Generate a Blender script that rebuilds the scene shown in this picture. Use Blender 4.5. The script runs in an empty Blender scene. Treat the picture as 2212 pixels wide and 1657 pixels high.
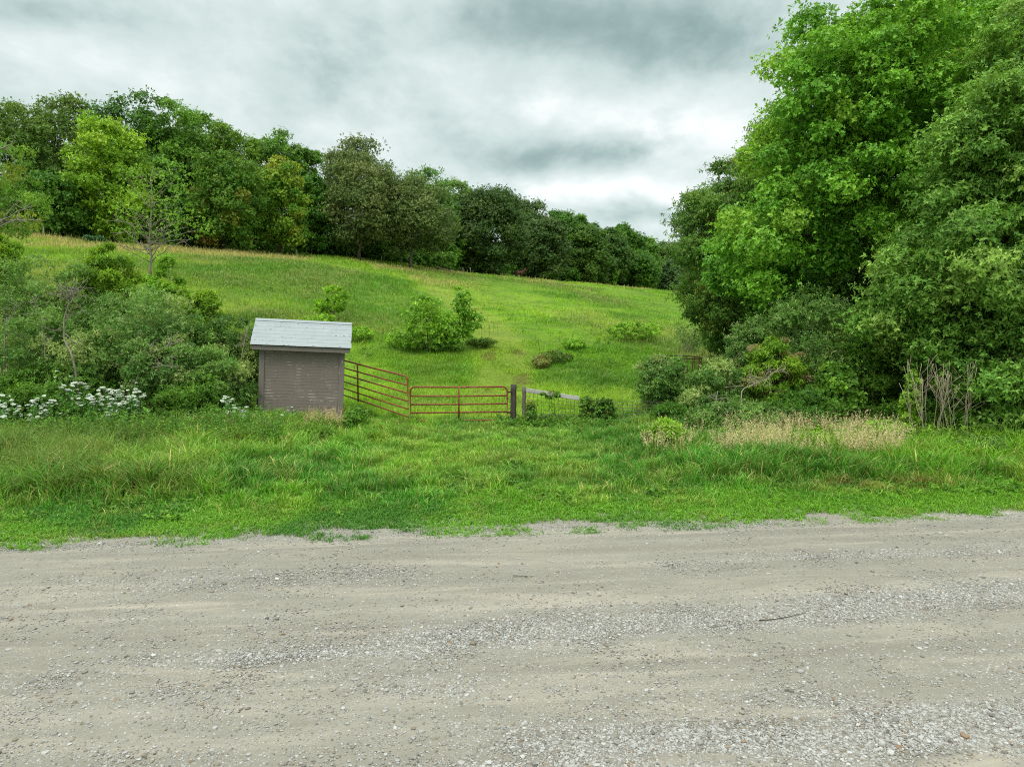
import bpy, bmesh, math
import numpy as np
from mathutils import Vector

# ------------------------------------------------------------------ camera, sky, sun, exposure
SC = bpy.context.scene
COL = SC.collection
R = math.radians
CAM_H, PITCH, LENS = 4.1, R(6.26), 25.0
FPX = 2212 * LENS / 36.0
cd = bpy.data.cameras.new("camera")
cd.lens, cd.sensor_width, cd.sensor_fit = LENS, 36.0, 'HORIZONTAL'
cd.clip_start, cd.clip_end = 0.1, 4000
cam = bpy.data.objects.new("camera", cd)
COL.objects.link(cam)
cam.location = (0, 0, CAM_H)
cam.rotation_euler = (R(90) - PITCH, 0, 0)
SC.camera = cam

SC.view_settings.view_transform = 'Standard'
SC.view_settings.look = 'None'
SC.view_settings.exposure = 0.5
SC.view_settings.gamma = 1.0
SC.view_settings.use_curve_mapping = False
SC.cycles.use_denoising = False
SC.cycles.filter_width = 1.1
SC.cycles.max_bounces = 6
SC.cycles.diffuse_bounces = 3
SC.cycles.glossy_bounces = 2
SC.cycles.transmission_bounces = 4
SC.cycles.transparent_max_bounces = 4
SC.cycles.sample_clamp_indirect = 4.0

SUN_EL, SUN_AZ = R(58), R(-150)          # high, from behind and left of the camera, veiled by cloud
sd = bpy.data.lights.new("sun", 'SUN')
sd.energy, sd.angle, sd.color = 1.3, R(28), (1.0, 0.965, 0.90)
sun = bpy.data.objects.new("sun", sd)
COL.objects.link(sun)
sdir = Vector((math.sin(SUN_AZ) * math.cos(SUN_EL), math.cos(SUN_AZ) * math.cos(SUN_EL), math.sin(SUN_EL)))
sun.rotation_euler = sdir.to_track_quat('Z', 'Y').to_euler()


def S(r, g, b):
    """sRGB 0-255 to linear"""
    f = lambda c: (c / 255 / 12.92) if c / 255 <= 0.04045 else ((c / 255 + 0.055) / 1.055) ** 2.4
    return (f(r), f(g), f(b))


class NT:
    """small helper for node trees"""
    def __init__(s, tree):
        s.t = tree
        tree.nodes.clear()

    def n(s, kind, **kw):
        nd = s.t.nodes.new(kind)
        for k, v in kw.items():
            setattr(nd, k, v)
        return nd

    def put(s, sock, v):
        if isinstance(v, bpy.types.NodeSocket):
            s.t.links.new(v, sock)
        elif v is not None:
            if sock.type == 'RGBA' and isinstance(v, tuple) and len(v) == 3:
                v = (*v, 1.0)
            sock.default_value = v

    def math(s, op, a, b=None, c=None, clamp=False):
        nd = s.n('ShaderNodeMath', operation=op, use_clamp=clamp)
        for i, v in enumerate((a, b, c)):
            if v is not None:
                s.put(nd.inputs[i], v)
        return nd.outputs[0]

    def mix(s, fac, a, b, mode='MIX'):
        nd = s.n('ShaderNodeMix', data_type='RGBA', blend_type=mode)
        s.put(nd.inputs[0], fac)
        s.put(nd.inputs[6], a)
        s.put(nd.inputs[7], b)
        return nd.outputs[2]

    def ramp(s, fac, stops, interp='LINEAR'):
        nd = s.n('ShaderNodeValToRGB')
        nd.color_ramp.interpolation = interp
        els = nd.color_ramp.elements
        while len(els) < len(stops):
            els.new(0.5)
        for e, (p, c) in zip(els, stops):
            e.position = p
            e.color = (*c, 1.0) if len(c) == 3 else c
        s.put(nd.inputs[0], fac)
        return nd.outputs[0]

    def noise(s, vec, scale, detail=4, rough=0.55, dist=0.0):
        nd = s.n('ShaderNodeTexNoise')
        nd.inputs['Scale'].default_value = scale
        nd.inputs['Detail'].default_value = detail
        nd.inputs['Roughness'].default_value = rough
        nd.inputs['Distortion'].default_value = dist
        if vec is not None:
            s.put(nd.inputs['Vector'], vec)
        return nd.outputs[0]

    def mapping(s, vec, scale=(1, 1, 1), loc=(0, 0, 0), rot=(0, 0, 0)):
        nd = s.n('ShaderNodeMapping')
        nd.inputs['Scale'].default_value = scale
        nd.inputs['Location'].default_value = loc
        nd.inputs['Rotation'].default_value = rot
        s.put(nd.inputs['Vector'], vec)
        return nd.outputs[0]


# --- overcast sky: Nishita veiled by a procedural cloud deck, brighter towards the zenith
world = bpy.data.worlds.new("World")
SC.world = world
world.use_nodes = True
w = NT(world.node_tree)
geo = w.n('ShaderNodeTexCoord').outputs['Generated']
sep = w.n('ShaderNodeSeparateXYZ')
w.put(sep.inputs[0], geo)
dx, dy, dz = sep.outputs
zc = w.math('MAXIMUM', dz, 0.0)
den = w.math('ADD', zc, 0.34)
cx, cy = w.math('DIVIDE', dx, den), w.math('DIVIDE', dy, den)
comb = w.n('ShaderNodeCombineXYZ')
w.put(comb.inputs[0], cx)
w.put(comb.inputs[1], w.math('MULTIPLY', cy, 0.80))
cp = comb.outputs[0]
n1 = w.noise(cp, 2.1, 7, 0.5, 0.25)
n3 = w.noise(w.mapping(cp, loc=(1.3, 5.1, 0)), 12.0, 6, 0.6, 0.2)
n2 = w.noise(w.mapping(cp, loc=(7.3, 2.1, 0)), 5.0, 8, 0.56, 0.2)
cloud = w.math('ADD', w.math('MULTIPLY', n1, 0.62), w.math('MULTIPLY_ADD', n2, 0.46, w.math('MULTIPLY_ADD', n3, 0.26, -0.15)))
cloud = w.math('ADD', w.math('MULTIPLY', w.math('SUBTRACT', cloud, 0.5), 1.5), 0.55)
# named cloud masses: direction slope (x/y, z/y), spread and strength
ay = w.math('MAXIMUM', w.math('ABSOLUTE', dy), 0.05)
wob = w.math('MULTIPLY', w.math('SUBTRACT', n2, 0.5), 0.22)
ta = w.math('ADD', w.math('DIVIDE', dx, ay), wob)
tb = w.math('ADD', w.math('DIVIDE', zc, ay), w.math('MULTIPLY', w.math('SUBTRACT', n1, 0.5), 0.10))


def tan_ab(px, py):
    u, v = (px - 1106) / FPX, (828.5 - py) / FPX
    yy = math.cos(PITCH) + v * math.sin(PITCH)
    zz = -math.sin(PITCH) + v * math.cos(PITCH)
    return u / yy, zz / yy


for (px, py, wx, wy, k) in [
        (1300, 60, 360, 62, -0.30), (620, 120, 110, 60, -0.17), (1480, 110, 170, 70, -0.20), (90, 30, 300, 40, -0.18),
        (1260, 325, 230, 34, -0.36), (1090, 345, 80, 22, -0.15), (1120, 205, 70, 45, -0.14), (880, 265, 120, 50, -0.07),
        (1400, 462, 110, 18, -0.26), (690, 215, 120, 40, -0.12),
        (110, 140, 260, 60, 0.20), (950, 190, 190, 70, 0.12), (1250, 235, 130, 30, 0.24), (1540, 300, 90, 50, 0.42),
        (1330, 415, 230, 26, 0.46), (1500, 230, 120, 50, 0.15), (1400, 510, 160, 18, 0.16), (800, 330, 260, 50, 0.10)]:
    a0, b0 = tan_ab(px, py)
    ea = w.math('POWER', w.math('DIVIDE', w.math('SUBTRACT', ta, a0), wx / FPX), 2.0)
    eb = w.math('POWER', w.math('DIVIDE', w.math('SUBTRACT', tb, b0), wy / FPX), 2.0)
    g = w.math('EXPONENT', w.math('MULTIPLY', w.math('ADD', ea, eb), -0.8))
    cloud = w.math('MULTIPLY_ADD', g, k, cloud)
ccol = w.ramp(cloud, [(0.0, S(126, 152, 150)), (0.25, S(158, 181, 178)), (0.5, S(198, 214, 211)),
                      (0.74, S(222, 233, 231)), (1.0, S(250, 253, 252))])
# overcast luminance: the deck is up to about two and a half times brighter overhead
over = w.math('MULTIPLY', w.math('SUBTRACT', zc, 0.40), 2.2, clamp=True)
gain = w.math('MULTIPLY_ADD', over, 1.8, 0.80)
ccol = w.mix(w.math('MULTIPLY', over, 0.85), ccol, (0.72, 0.735, 0.72))
vm = w.n('ShaderNodeVectorMath', operation='SCALE')
w.put(vm.inputs[0], ccol)
w.put(vm.inputs['Scale'], gain)
sky = w.n('ShaderNodeTexSky', sky_type='NISHITA')
sky.sun_disc = False
sky.sun_elevation = SUN_EL
sky.sun_rotation = SUN_AZ
sk = w.n('ShaderNodeVectorMath', operation='SCALE')
w.put(sk.inputs[0], sky.outputs[0])
sk.inputs['Scale'].default_value = 0.10
bg = w.n('ShaderNodeBackground')
w.put(bg.inputs[0], w.mix(0.95, sk.outputs[0], vm.outputs[0]))
bg.inputs[1].default_value = 1.0
wo = w.n('ShaderNodeOutputWorld')
w.put(wo.inputs[0], bg.outputs[0])

# ------------------------------------------------------------------ numeric helpers
RNG = np.random.default_rng(20240717)


def vnoise(x, y, seed=0):
    x = np.asarray(x, float)
    y = np.asarray(y, float)
    xi, yi = np.floor(x).astype(np.int64), np.floor(y).astype(np.int64)
    fx, fy = x - xi, y - yi
    fx, fy = fx * fx * (3 - 2 * fx), fy * fy * (3 - 2 * fy)

    def h(a, b):
        v = (a * 374761393 + b * 668265263 + seed * 974711) & 0x7fffffff
        v = ((v ^ (v >> 13)) * 1274126177) & 0x7fffffff
        return ((v ^ (v >> 16)) & 0xffff) / 65535.0
    return (h(xi, yi) * (1 - fx) + h(xi + 1, yi) * fx) * (1 - fy) + (h(xi, yi + 1) * (1 - fx) + h(xi + 1, yi + 1) * fx) * fy


def fbm(x, y, seed=0, octv=4):
    t, a, s, q = 0, 0.5, 0, 1.0
    for i in range(octv):
        t = t + a * vnoise(np.asarray(x) * q + 17.3 * i, np.asarray(y) * q - 9.1 * i, seed + i)
        s += a
        a *= 0.5
        q *= 2.03
    return t / s


def sstep(a, b, x):
    t = np.clip((np.asarray(x, float) - a) / (b - a), 0, 1)
    return t * t * (3 - 2 * t)


def unit(v):
    return v / np.maximum(np.linalg.norm(v, axis=-1, keepdims=True), 1e-9)


EDGE_A, EDGE_B = 13.0, 0.098                      # grass edge of the road: y = A + B x


def off(x, y):
    """metres beyond the road's grass edge"""
    return (y - EDGE_A - EDGE_B * x) * 0.995


def ridge_s(x, y):
    return 0.81 * (x + 55) - 0.587 * (y - 85)


def terrain(x, y):
    x = np.asarray(x, float)
    y = np.asarray(y, float)
    s = ridge_s(x, y)
    q = 1 - s / 85.0
    q = np.where(q > 0, q, 0)
    q = np.where(q > 1, 1 + 0.25 * np.tanh((q - 1) * 1.5), q)
    rise = (10.4 - 1.6 * sstep(150, 240, y)) * q * sstep(24.5, 54, y)
    side = 1.5 * sstep(-9, -30, x) * sstep(21, 34, y)          # bank under the left thicket
    v = off(x, y)
    verge = 0.02 * sstep(0.2, 2.0, v)
    bump = (fbm(x * 0.23, y * 0.23, 5, 3) - 0.5) * 0.30 * sstep(1.0, 6.0, v)
    bump = bump * (1 - 0.85 * np.exp(-((x + 3) / 7) ** 2 - ((y - 23.5) / 4) ** 2))
    bump = bump + (fbm(x * 0.05, y * 0.05, 9, 2) - 0.5) * 1.2 * sstep(34, 60, y)
    road = -0.02 * sstep(-1.2, 0.4, v)
    hill = 22 * sstep(260, 700, np.hypot(x, y)) * (y > 0)
    return rise + side + verge + bump + road + hill


def T1(x, y):
    return float(terrain(np.array([x]), np.array([y]))[0])


def P(px, py, D):
    """the place seen at photo position (px, py) at the distance D along +Y"""
    u, v = (px - 1106) / FPX, (828.5 - py) / FPX
    yy = math.cos(PITCH) + v * math.sin(PITCH)
    zz = -math.sin(PITCH) + v * math.cos(PITCH)
    k = D / yy
    return np.array([u * k, D, CAM_H + zz * k])


def G(px, D):
    """a place on the ground D metres out, below photo column px"""
    z = 0.0
    for _ in range(4):
        dep = D * math.cos(PITCH) + (CAM_H - z) * math.sin(PITCH)
        X = (px - 1106) / FPX * dep
        z = T1(X, D)
    return np.array([X, D, z])


def PZ(px, py, z=0.0):
    u, v = (px - 1106) / FPX, (828.5 - py) / FPX
    yy = math.cos(PITCH) + v * math.sin(PITCH)
    zz = -math.sin(PITCH) + v * math.cos(PITCH)
    k = (z - CAM_H) / zz
    return np.array([u * k, yy * k, z])


def GD(px, py):
    """how far out the ground is seen at photo position (px, py)"""
    Ds_ = np.arange(14, 260, 0.25)
    u, v = (px - 1106) / FPX, (828.5 - py) / FPX
    yy = math.cos(PITCH) + v * math.sin(PITCH)
    zz = -math.sin(PITCH) + v * math.cos(PITCH)
    k = Ds_ / yy
    below = np.nonzero(CAM_H + zz * k < terrain(u * k, Ds_))[0]
    return float(Ds_[below[0]]) if len(below) else 200.0


# ------------------------------------------------------------------ object helpers
ORG = {}


def thing(name, label, cat, loc, group=None):
    o = bpy.data.objects.new(name, None)
    COL.objects.link(o)
    o.location = tuple(float(c) for c in loc)
    o.empty_display_size = 0.2
    o['label'], o['category'] = label, cat
    if group:
        o['group'] = group
    ORG[o.name] = np.array(loc, float)
    return o


def tag(o, label, cat=None, group=None, kind=None):
    o['label'] = label
    if cat:
        o['category'] = cat
    if group:
        o['group'] = group
    if kind:
        o['kind'] = kind
    return o


def mesh(name, V, loops, totals, mat, parent=None, origin=None, col=None, smooth=False, local=False):
    """V (n,3), loops: flat vertex indices, totals: corners per face, col: (faces,3) linear colour"""
    V = np.asarray(V, np.float64).reshape(-1, 3)
    if parent is not None:
        org = np.zeros(3) if local else ORG[parent.name]
    else:
        org = np.zeros(3) if origin is None else np.array(origin, float)
    loops = np.asarray(loops, np.int32).ravel()
    totals = np.asarray(totals, np.int32).ravel()
    me = bpy.data.meshes.new(name)
    me.vertices.add(len(V))
    me.vertices.foreach_set('co', (V - org).astype(np.float32).ravel())
    me.loops.add(len(loops))
    me.loops.foreach_set('vertex_index', loops)
    me.polygons.add(len(totals))
    starts = np.concatenate([[0], np.cumsum(totals)[:-1]]).astype(np.int32)
    me.polygons.foreach_set('loop_start', starts)
    me.polygons.foreach_set('loop_total', totals)
    me.polygons.foreach_set('use_smooth', np.full(len(totals), bool(smooth)))
    if col is not None:
        a = me.attributes.new('col', 'FLOAT_COLOR', 'FACE')
        a.data.foreach_set('color', np.concatenate([np.asarray(col, np.float32), np.ones((len(totals), 1), np.float32)], 1).ravel())
    me.update(calc_edges=True)
    for m in (mat if isinstance(mat, (list, tuple)) else [mat]):
        me.materials.append(m)
    o = bpy.data.objects.new(name, me)
    COL.objects.link(o)
    if parent is not None:
        o.parent = parent
        ORG[o.name] = np.zeros(3) if local else ORG[parent.name]
    else:
        o.location = tuple(org)
        ORG[o.name] = org
    return o


class MB:
    """collects solid shapes of one part"""
    def __init__(s):
        s.V, s.F = [], []
        s.n = 0

    def add(s, V, F):
        s.V.append(np.asarray(V, float).reshape(-1, 3))
        s.F += [[i + s.n for i in f] for f in F]
        s.n += len(s.V[-1])

    def box(s, c, h, M=None, bev=0.0):
        c, h = np.array(c, float), np.array(h, float)
        b = min(bev, h.min() * 0.5)
        if b <= 0:
            V = np.array([[x, y, z] for x in (-1, 1) for y in (-1, 1) for z in (-1, 1)]) * h
            F = [(0, 1, 3, 2), (4, 6, 7, 5), (0, 4, 5, 1), (2, 3, 7, 6), (0, 2, 6, 4), (1, 5, 7, 3)]
        else:
            bm = bmesh.new()
            bmesh.ops.create_cube(bm, size=2)
            for v in bm.verts:
                v.co = Vector((v.co.x * h[0], v.co.y * h[1], v.co.z * h[2]))
            bmesh.ops.bevel(bm, geom=list(bm.edges), offset=b, segments=1, affect='EDGES')
            bm.verts.index_update()
            V = np.array([v.co[:] for v in bm.verts])
            F = [[v.index for v in f.verts] for f in bm.faces]
            bm.free()
        if M is not None:
            V = V @ np.array(M).T
        s.add(V + c, F)

    def tube(s, pts, rad, sides=8, cap=True):
        pts = np.asarray(pts, float)
        n = len(pts)
        rad = np.full(n, rad) if np.isscalar(rad) else np.asarray(rad, float)
        tg = unit(np.gradient(pts, axis=0))
        ref = np.array([0.0, 0, 1]) if abs(tg[:, 2]).mean() < 0.85 else np.array([0.0, 1.0, 0])
        a = unit(np.cross(tg, ref))
        b = np.cross(tg, a)
        th = np.linspace(0, 2 * np.pi, sides, endpoint=False)
        V = pts[:, None] + rad[:, None, None] * (np.cos(th)[None, :, None] * a[:, None] + np.sin(th)[None, :, None] * b[:, None])
        F = []
        for i in range(n - 1):
            for j in range(sides):
                k = (j + 1) % sides
                F.append((i * sides + j, i * sides + k, (i + 1) * sides + k, (i + 1) * sides + j))
        if cap:
            F.append(tuple(range(sides))[::-1])
            F.append(tuple((n - 1) * sides + j for j in range(sides)))
        s.add(V.reshape(-1, 3), F)

    def build(s, name, mat, parent=None, origin=None, smooth=False, local=False):
        V = np.concatenate(s.V)
        return mesh(name, V, np.concatenate([np.array(f) for f in s.F]), [len(f) for f in s.F], mat, parent, origin, None, smooth, local)


def quads_mesh(name, V4, mat, parent=None, origin=None, col=None):
    n = len(V4)
    return mesh(name, V4.reshape(-1, 3), np.arange(n * 4), np.full(n, 4), mat, parent, origin, col)


# ------------------------------------------------------------------ materials
def new_mat(name):
    m = bpy.data.materials.new(name)
    m.use_nodes = True
    return m, NT(m.node_tree)


def bsdf(t, color, rough=0.8, spec=0.3, normal=None, metallic=0.0):
    b = t.n('ShaderNodeBsdfPrincipled')
    t.put(b.inputs['Base Color'], color)
    t.put(b.inputs['Roughness'], rough)
    b.inputs['Specular IOR Level'].default_value = spec
    b.inputs['Metallic'].default_value = metallic
    if normal is not None:
        t.put(b.inputs['Normal'], normal)
    return b.outputs[0]


def out(t, sh):
    o = t.n('ShaderNodeOutputMaterial')
    t.put(o.inputs[0], sh)


def bump(t, h, strength=0.5, dist=0.02):
    b = t.n('ShaderNodeBump')
    b.inputs['Strength'].default_value = strength
    b.inputs['Distance'].default_value = dist
    t.put(b.inputs['Height'], h)
    return b.outputs[0]


def leaf_mat(name, transl=0.3, rough=0.5, spec=0.3):
    m, t = new_mat(name)
    a = t.n('ShaderNodeAttribute', attribute_name='col')
    c = a.outputs['Color']
    p = bsdf(t, c, rough, spec)
    tr = t.n('ShaderNodeBsdfTranslucent')
    t.put(tr.inputs[0], t.mix(0.6, c, (1.25, 1.15, 0.55), 'MULTIPLY'))
    mx = t.n('ShaderNodeMixShader')
    mx.inputs[0].default_value = transl
    t.put(mx.inputs[1], p)
    t.put(mx.inputs[2], tr.outputs[0])
    out(t, mx.outputs[0])
    return m


M_LEAF = leaf_mat('leaf', 0.32, 0.5, 0.28)
M_GRASS = leaf_mat('grass_blade', 0.30, 0.5, 0.25)
M_STRAW = leaf_mat('straw', 0.25, 0.8, 0.1)
M_PETAL = leaf_mat('petal', 0.2, 0.8, 0.1)


def wood_mat(name, c0, c1, scale=9.0, stretch=(1, 1, 0.15), bs=0.6):
    m, t = new_mat(name)
    co = t.n('ShaderNodeTexCoord').outputs['Object']
    n = t.noise(t.mapping(co, stretch), scale, 6, 0.65, 0.4)
    n2 = t.noise(co, 1.7, 3)
    c = t.mix(t.math('MULTIPLY_ADD', n, 1.6, -0.3, clamp=True), c0, c1)
    c = t.mix(t.math('MULTIPLY', n2, 0.5), c, tuple(0.45 * x for x in c0))
    out(t, bsdf(t, c, 0.9, 0.15, bump(t, n, bs, 0.03)))
    return m


M_BARK = wood_mat('bark', S(70, 62, 52), S(126, 116, 100))
M_BARKD = wood_mat('dark_bark', S(48, 42, 36), S(92, 83, 72))
M_TWIG = wood_mat('grey_twig', S(92, 82, 70), S(146, 134, 118), 14)
M_TWIGB = wood_mat('brown_stem', S(92, 74, 52), S(150, 128, 98), 14)
M_DEAD = wood_mat('dead_branch', S(112, 104, 92), S(170, 162, 148), 14)
M_BARE = wood_mat('bare_stem_bark', S(150, 134, 112), S(206, 192, 170), 14)
M_POSTD = wood_mat('dark_post', S(38, 36, 34), S(104, 98, 92), 12, (1, 1, 0.10), 1.0)
M_POSTL = wood_mat('weathered_post', S(84, 78, 70), S(146, 138, 126), 12, (1, 1, 0.10), 0.9)
M_GREEN = wood_mat('green_stem', S(70, 96, 40), S(110, 138, 62), 14)


def gravel_nodes(t, co):
    """gravel road surface: pale dust, wheel tracks, fine stone; co in metres, x along the road"""
    big = t.noise(t.mapping(co, (0.16, 0.9, 1)), 1.0, 5, 0.6, 0.3)
    band = t.noise(t.mapping(co, (0.022, 1.9, 1), (3.1, 0.7, 0)), 1.0, 4, 0.55)
    fine = t.noise(co, 60, 4, 0.75)
    mid = t.noise(t.mapping(co, (0.45, 1, 1)), 7, 6, 0.66)
    blot = t.noise(t.mapping(co, (0.12, 1.0, 1), (5, 8, 0)), 2.3, 6, 0.68, 0.6)
    c = t.ramp(t.math('ADD', t.math('MULTIPLY', big, 0.45), t.math('MULTIPLY', band, 0.55)),
               [(0.30, S(122, 118, 106)), (0.46, S(138, 135, 122)), (0.56, S(147, 144, 131)), (0.68, S(168, 163, 148))])
    c = t.mix(t.math('MULTIPLY_ADD', mid, 1.5, -0.35, clamp=True), t.mix(0.55, c, S(110, 107, 99)), c)
    c = t.mix(t.math('MULTIPLY', t.math('MULTIPLY_ADD', blot, 4.0, -2.05, clamp=True), 0.75), c, S(172, 165, 147))
    c = t.mix(t.math('MULTIPLY', t.math('MULTIPLY_ADD', blot, -4.0, 1.85, clamp=True), 0.22), c, S(112, 108, 95))
    vo = t.n('ShaderNodeTexVoronoi', feature='F1')
    vo.inputs['Scale'].default_value = 42
    t.put(vo.inputs['Vector'], co)
    peb = t.math('LESS_THAN', vo.outputs['Distance'], 0.33)
    pm = t.math('MULTIPLY', peb, t.math('GREATER_THAN', t.noise(t.mapping(co, (1, 1, 1), (9, 4, 0)), 3.3, 3), 0.47))
    sepc = t.n('ShaderNodeSeparateColor')
    t.put(sepc.inputs[0], vo.outputs['Color'])
    pc = t.ramp(sepc.outputs[0], [(0, S(100, 98, 91)), (0.5, S(140, 138, 131)), (1, S(180, 179, 173))])
    c = t.mix(t.math('MULTIPLY', pm, 0.75), c, pc)
    c = t.mix(t.math('MULTIPLY_ADD', fine, 1.7, -0.55, clamp=True), c, t.mix(0.5, c, S(92, 88, 79)))
    h = t.math('ADD', t.math('MULTIPLY', fine, 0.5), t.math('ADD', t.math('MULTIPLY', mid, 0.9), t.math('MULTIPLY', pm, 0.5)))
    return c, h


M_ROAD, t = new_mat('gravel_road')
co = t.n('ShaderNodeTexCoord').outputs['Object']
c, h = gravel_nodes(t, co)
out(t, bsdf(t, c, 0.95, 0.12, bump(t, h, 0.55, 0.02)))

M_GROUND, t = new_mat('soil_and_turf')
tc = t.n('ShaderNodeTexCoord').outputs['Object']
c, h = gravel_nodes(t, t.mapping(tc, (1, 1, 1), (0, -13, 0), (0, 0, -0.098)))
at = t.n('ShaderNodeAttribute', attribute_name='col')
gm = t.n('ShaderNodeAttribute', attribute_name='gravel')
n = t.noise(tc, 2.6, 6, 0.65)
nf = t.noise(tc, 19, 4, 0.7)
turf = t.mix(t.math('MULTIPLY_ADD', n, 1.5, -0.3, clamp=True), t.mix(1.0, at.outputs['Color'], (0.55, 0.55, 0.5), 'MULTIPLY'), at.outputs['Color'])
turf = t.mix(t.math('MULTIPLY_ADD', nf, 1.2, -0.3, clamp=True), t.mix(0.5, turf, S(74, 62, 40)), turf)
ragged = t.math('ADD', gm.outputs['Fac'], t.math('MULTIPLY', t.math('SUBTRACT', t.noise(tc, 1.6, 5, 0.65), 0.5), 0.8))
c = t.mix(t.math('MULTIPLY_ADD', ragged, 4.0, -1.5, clamp=True), turf, c)
out(t, bsdf(t, c, 0.95, 0.1, bump(t, t.math('ADD', h, nf), 0.5, 0.02)))

M_STONE, t = new_mat('loose_stone')
a = t.n('ShaderNodeAttribute', attribute_name='col')
out(t, bsdf(t, a.outputs['Color'], 0.9, 0.2))

# painted clapboard, peeling along the board edges
M_SIDING, t = new_mat('peeling_paint')
co = t.n('ShaderNodeTexCoord').outputs['Object']
n1 = t.noise(t.mapping(co, (1.6, 1, 30)), 2.4, 6, 0.68)
n2 = t.noise(t.mapping(co, (1, 1, 1), (4, 0, 2)), 1.9, 4, 0.6)
sx = t.n('ShaderNodeSeparateXYZ')
t.put(sx.inputs[0], co)
low = t.math('MULTIPLY_ADD', sx.outputs[2], -1.1, 0.62, clamp=True)
pitch = 0.1085
saw = t.math('FRACT', t.math('DIVIDE', t.math('SUBTRACT', sx.outputs[2], 0.06), pitch))
edge = t.math('LESS_THAN', saw, 0.26)
base = t.mix(t.noise(t.mapping(co, (0.6, 1, 5)), 2.0, 5, 0.6), S(114, 104, 97), S(136, 125, 117))
base = t.mix(t.math('MULTIPLY', t.noise(co, 0.9, 3), 0.5), base, S(106, 97, 91))
chip = t.math('GREATER_THAN', t.math('ADD', n1, t.math('MULTIPLY', t.math('SUBTRACT', n2, 0.5), 0.5)), t.math('SUBTRACT', 0.685, t.math('MULTIPLY', low, 0.13)))
chip_e = t.math('MULTIPLY', edge, t.math('GREATER_THAN', t.math('ADD', n1, t.math('SUBTRACT', n2, 0.5)), 0.60))
c = t.mix(t.math('MAXIMUM', chip, chip_e), base, t.mix(n2, S(196, 190, 180), S(150, 140, 126)))
out(t, bsdf(t, c, 0.75, 0.25, bump(t, n1, 0.06, 0.01)))

M_TRIM, t = new_mat('worn_trim_paint')
co = t.n('ShaderNodeTexCoord').outputs['Object']
n1 = t.noise(t.mapping(co, (3, 3, 0.8)), 5, 6, 0.7)
c = t.mix(t.noise(co, 3, 4), S(108, 100, 95), S(130, 121, 115))
c = t.mix(t.math('GREATER_THAN', n1, 0.655), c, S(178, 170, 160))
out(t, bsdf(t, c, 0.75, 0.25, bump(t, n1, 0.3, 0.01)))

M_SHINGLE, t = new_mat('pale_shingle')
co = t.n('ShaderNodeTexCoord').outputs['Object']
sx = t.n('ShaderNodeSeparateXYZ')
t.put(sx.inputs[0], co)
n = t.noise(co, 120, 3, 0.7)
n2 = t.noise(t.mapping(co, (1, 1, 1)), 2.2, 5, 0.6)
n3 = t.noise(t.mapping(co, (9, 1.5, 1.5)), 1.6, 4, 0.6)
c = t.mix(n2, S(138, 147, 149), S(164, 171, 171))
c = t.mix(t.math('MULTIPLY', n, 0.55), c, S(120, 128, 128))
c = t.mix(t.math('MULTIPLY_ADD', n3, 0.9, -0.48, clamp=True), c, S(122, 124, 118))
out(t, bsdf(t, c, 0.9, 0.15, bump(t, n, 0.5, 0.004)))

M_DARK, t = new_mat('dark_gap')
out(t, bsdf(t, S(46, 43, 40), 0.9, 0.1))

M_RUST, t = new_mat('rusty_red_tube')
co = t.n('ShaderNodeTexCoord').outputs['Object']
n = t.noise(co, 16, 6, 0.7)
n2 = t.noise(co, 3, 4, 0.6)
c = t.ramp(t.math('ADD', t.math('MULTIPLY', n, 0.6), t.math('MULTIPLY', n2, 0.4)), [(0.34, S(78, 42, 32)), (0.47, S(116, 58, 40)), (0.58, S(138, 80, 54)), (0.70, S(150, 106, 82))])
out(t, bsdf(t, c, 0.75, 0.3, bump(t, n, 0.4, 0.004)))

M_WIRE, t = new_mat('rusty_wire')
out(t, bsdf(t, t.mix(t.noise(t.n('ShaderNodeTexCoord').outputs['Object'], 6), S(78, 62, 52), S(120, 112, 104)), 0.7, 0.3, metallic=0.3))

M_IRON, t = new_mat('rusted_iron')
out(t, bsdf(t, t.mix(t.noise(t.n('ShaderNodeTexCoord').outputs['Object'], 8), S(44, 32, 28), S(88, 56, 44)), 0.85, 0.2))

M_WHITEBOARD = wood_mat('whitewashed_board', S(168, 166, 158), S(206, 204, 196), 7, (0.12, 1, 1), 0.5)
M_PLASTIC, t = new_mat('black_plastic')
out(t, bsdf(t, S(38, 42, 48), 0.45, 0.4))
M_CONCRETE, t = new_mat('broken_concrete')
out(t, bsdf(t, t.mix(t.noise(t.n('ShaderNodeTexCoord').outputs['Object'], 7, 6), S(118, 112, 104), S(178, 172, 162)), 0.95, 0.1))

# ------------------------------------------------------------------ colour of the turf, place by place
LIME, LIME2 = np.array(S(134, 186, 40)), np.array(S(112, 168, 34))
MIDG, DEEP = np.array(S(94, 152, 38)), np.array(S(66, 124, 36))
TAN, OLIVE = np.array(S(178, 172, 112)), np.array(S(128, 152, 66))
SOIL = np.array(S(112, 98, 70))
# mown track from the gate up the hill, as a path on the ground
TRACK = np.array([G(1060, 26)[:2], G(1085, 31)[:2], G(1088, 38)[:2], G(1085, 46)[:2], G(1040, 58)[:2], G(985, 72)[:2], G(930, 88)[:2]])


def dist_path(x, y, path):
    d = np.full(np.shape(x), 1e9)
    for a, b in zip(path[:-1], path[1:]):
        ab = b - a
        tt = np.clip(((x - a[0]) * ab[0] + (y - a[1]) * ab[1]) / (ab @ ab), 0, 1)
        d = np.minimum(d, np.hypot(x - a[0] - tt * ab[0], y - a[1] - tt * ab[1]))
    return d


def lerp(a, b, k):
    return a + (b - a) * np.asarray(k)[..., None]


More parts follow.
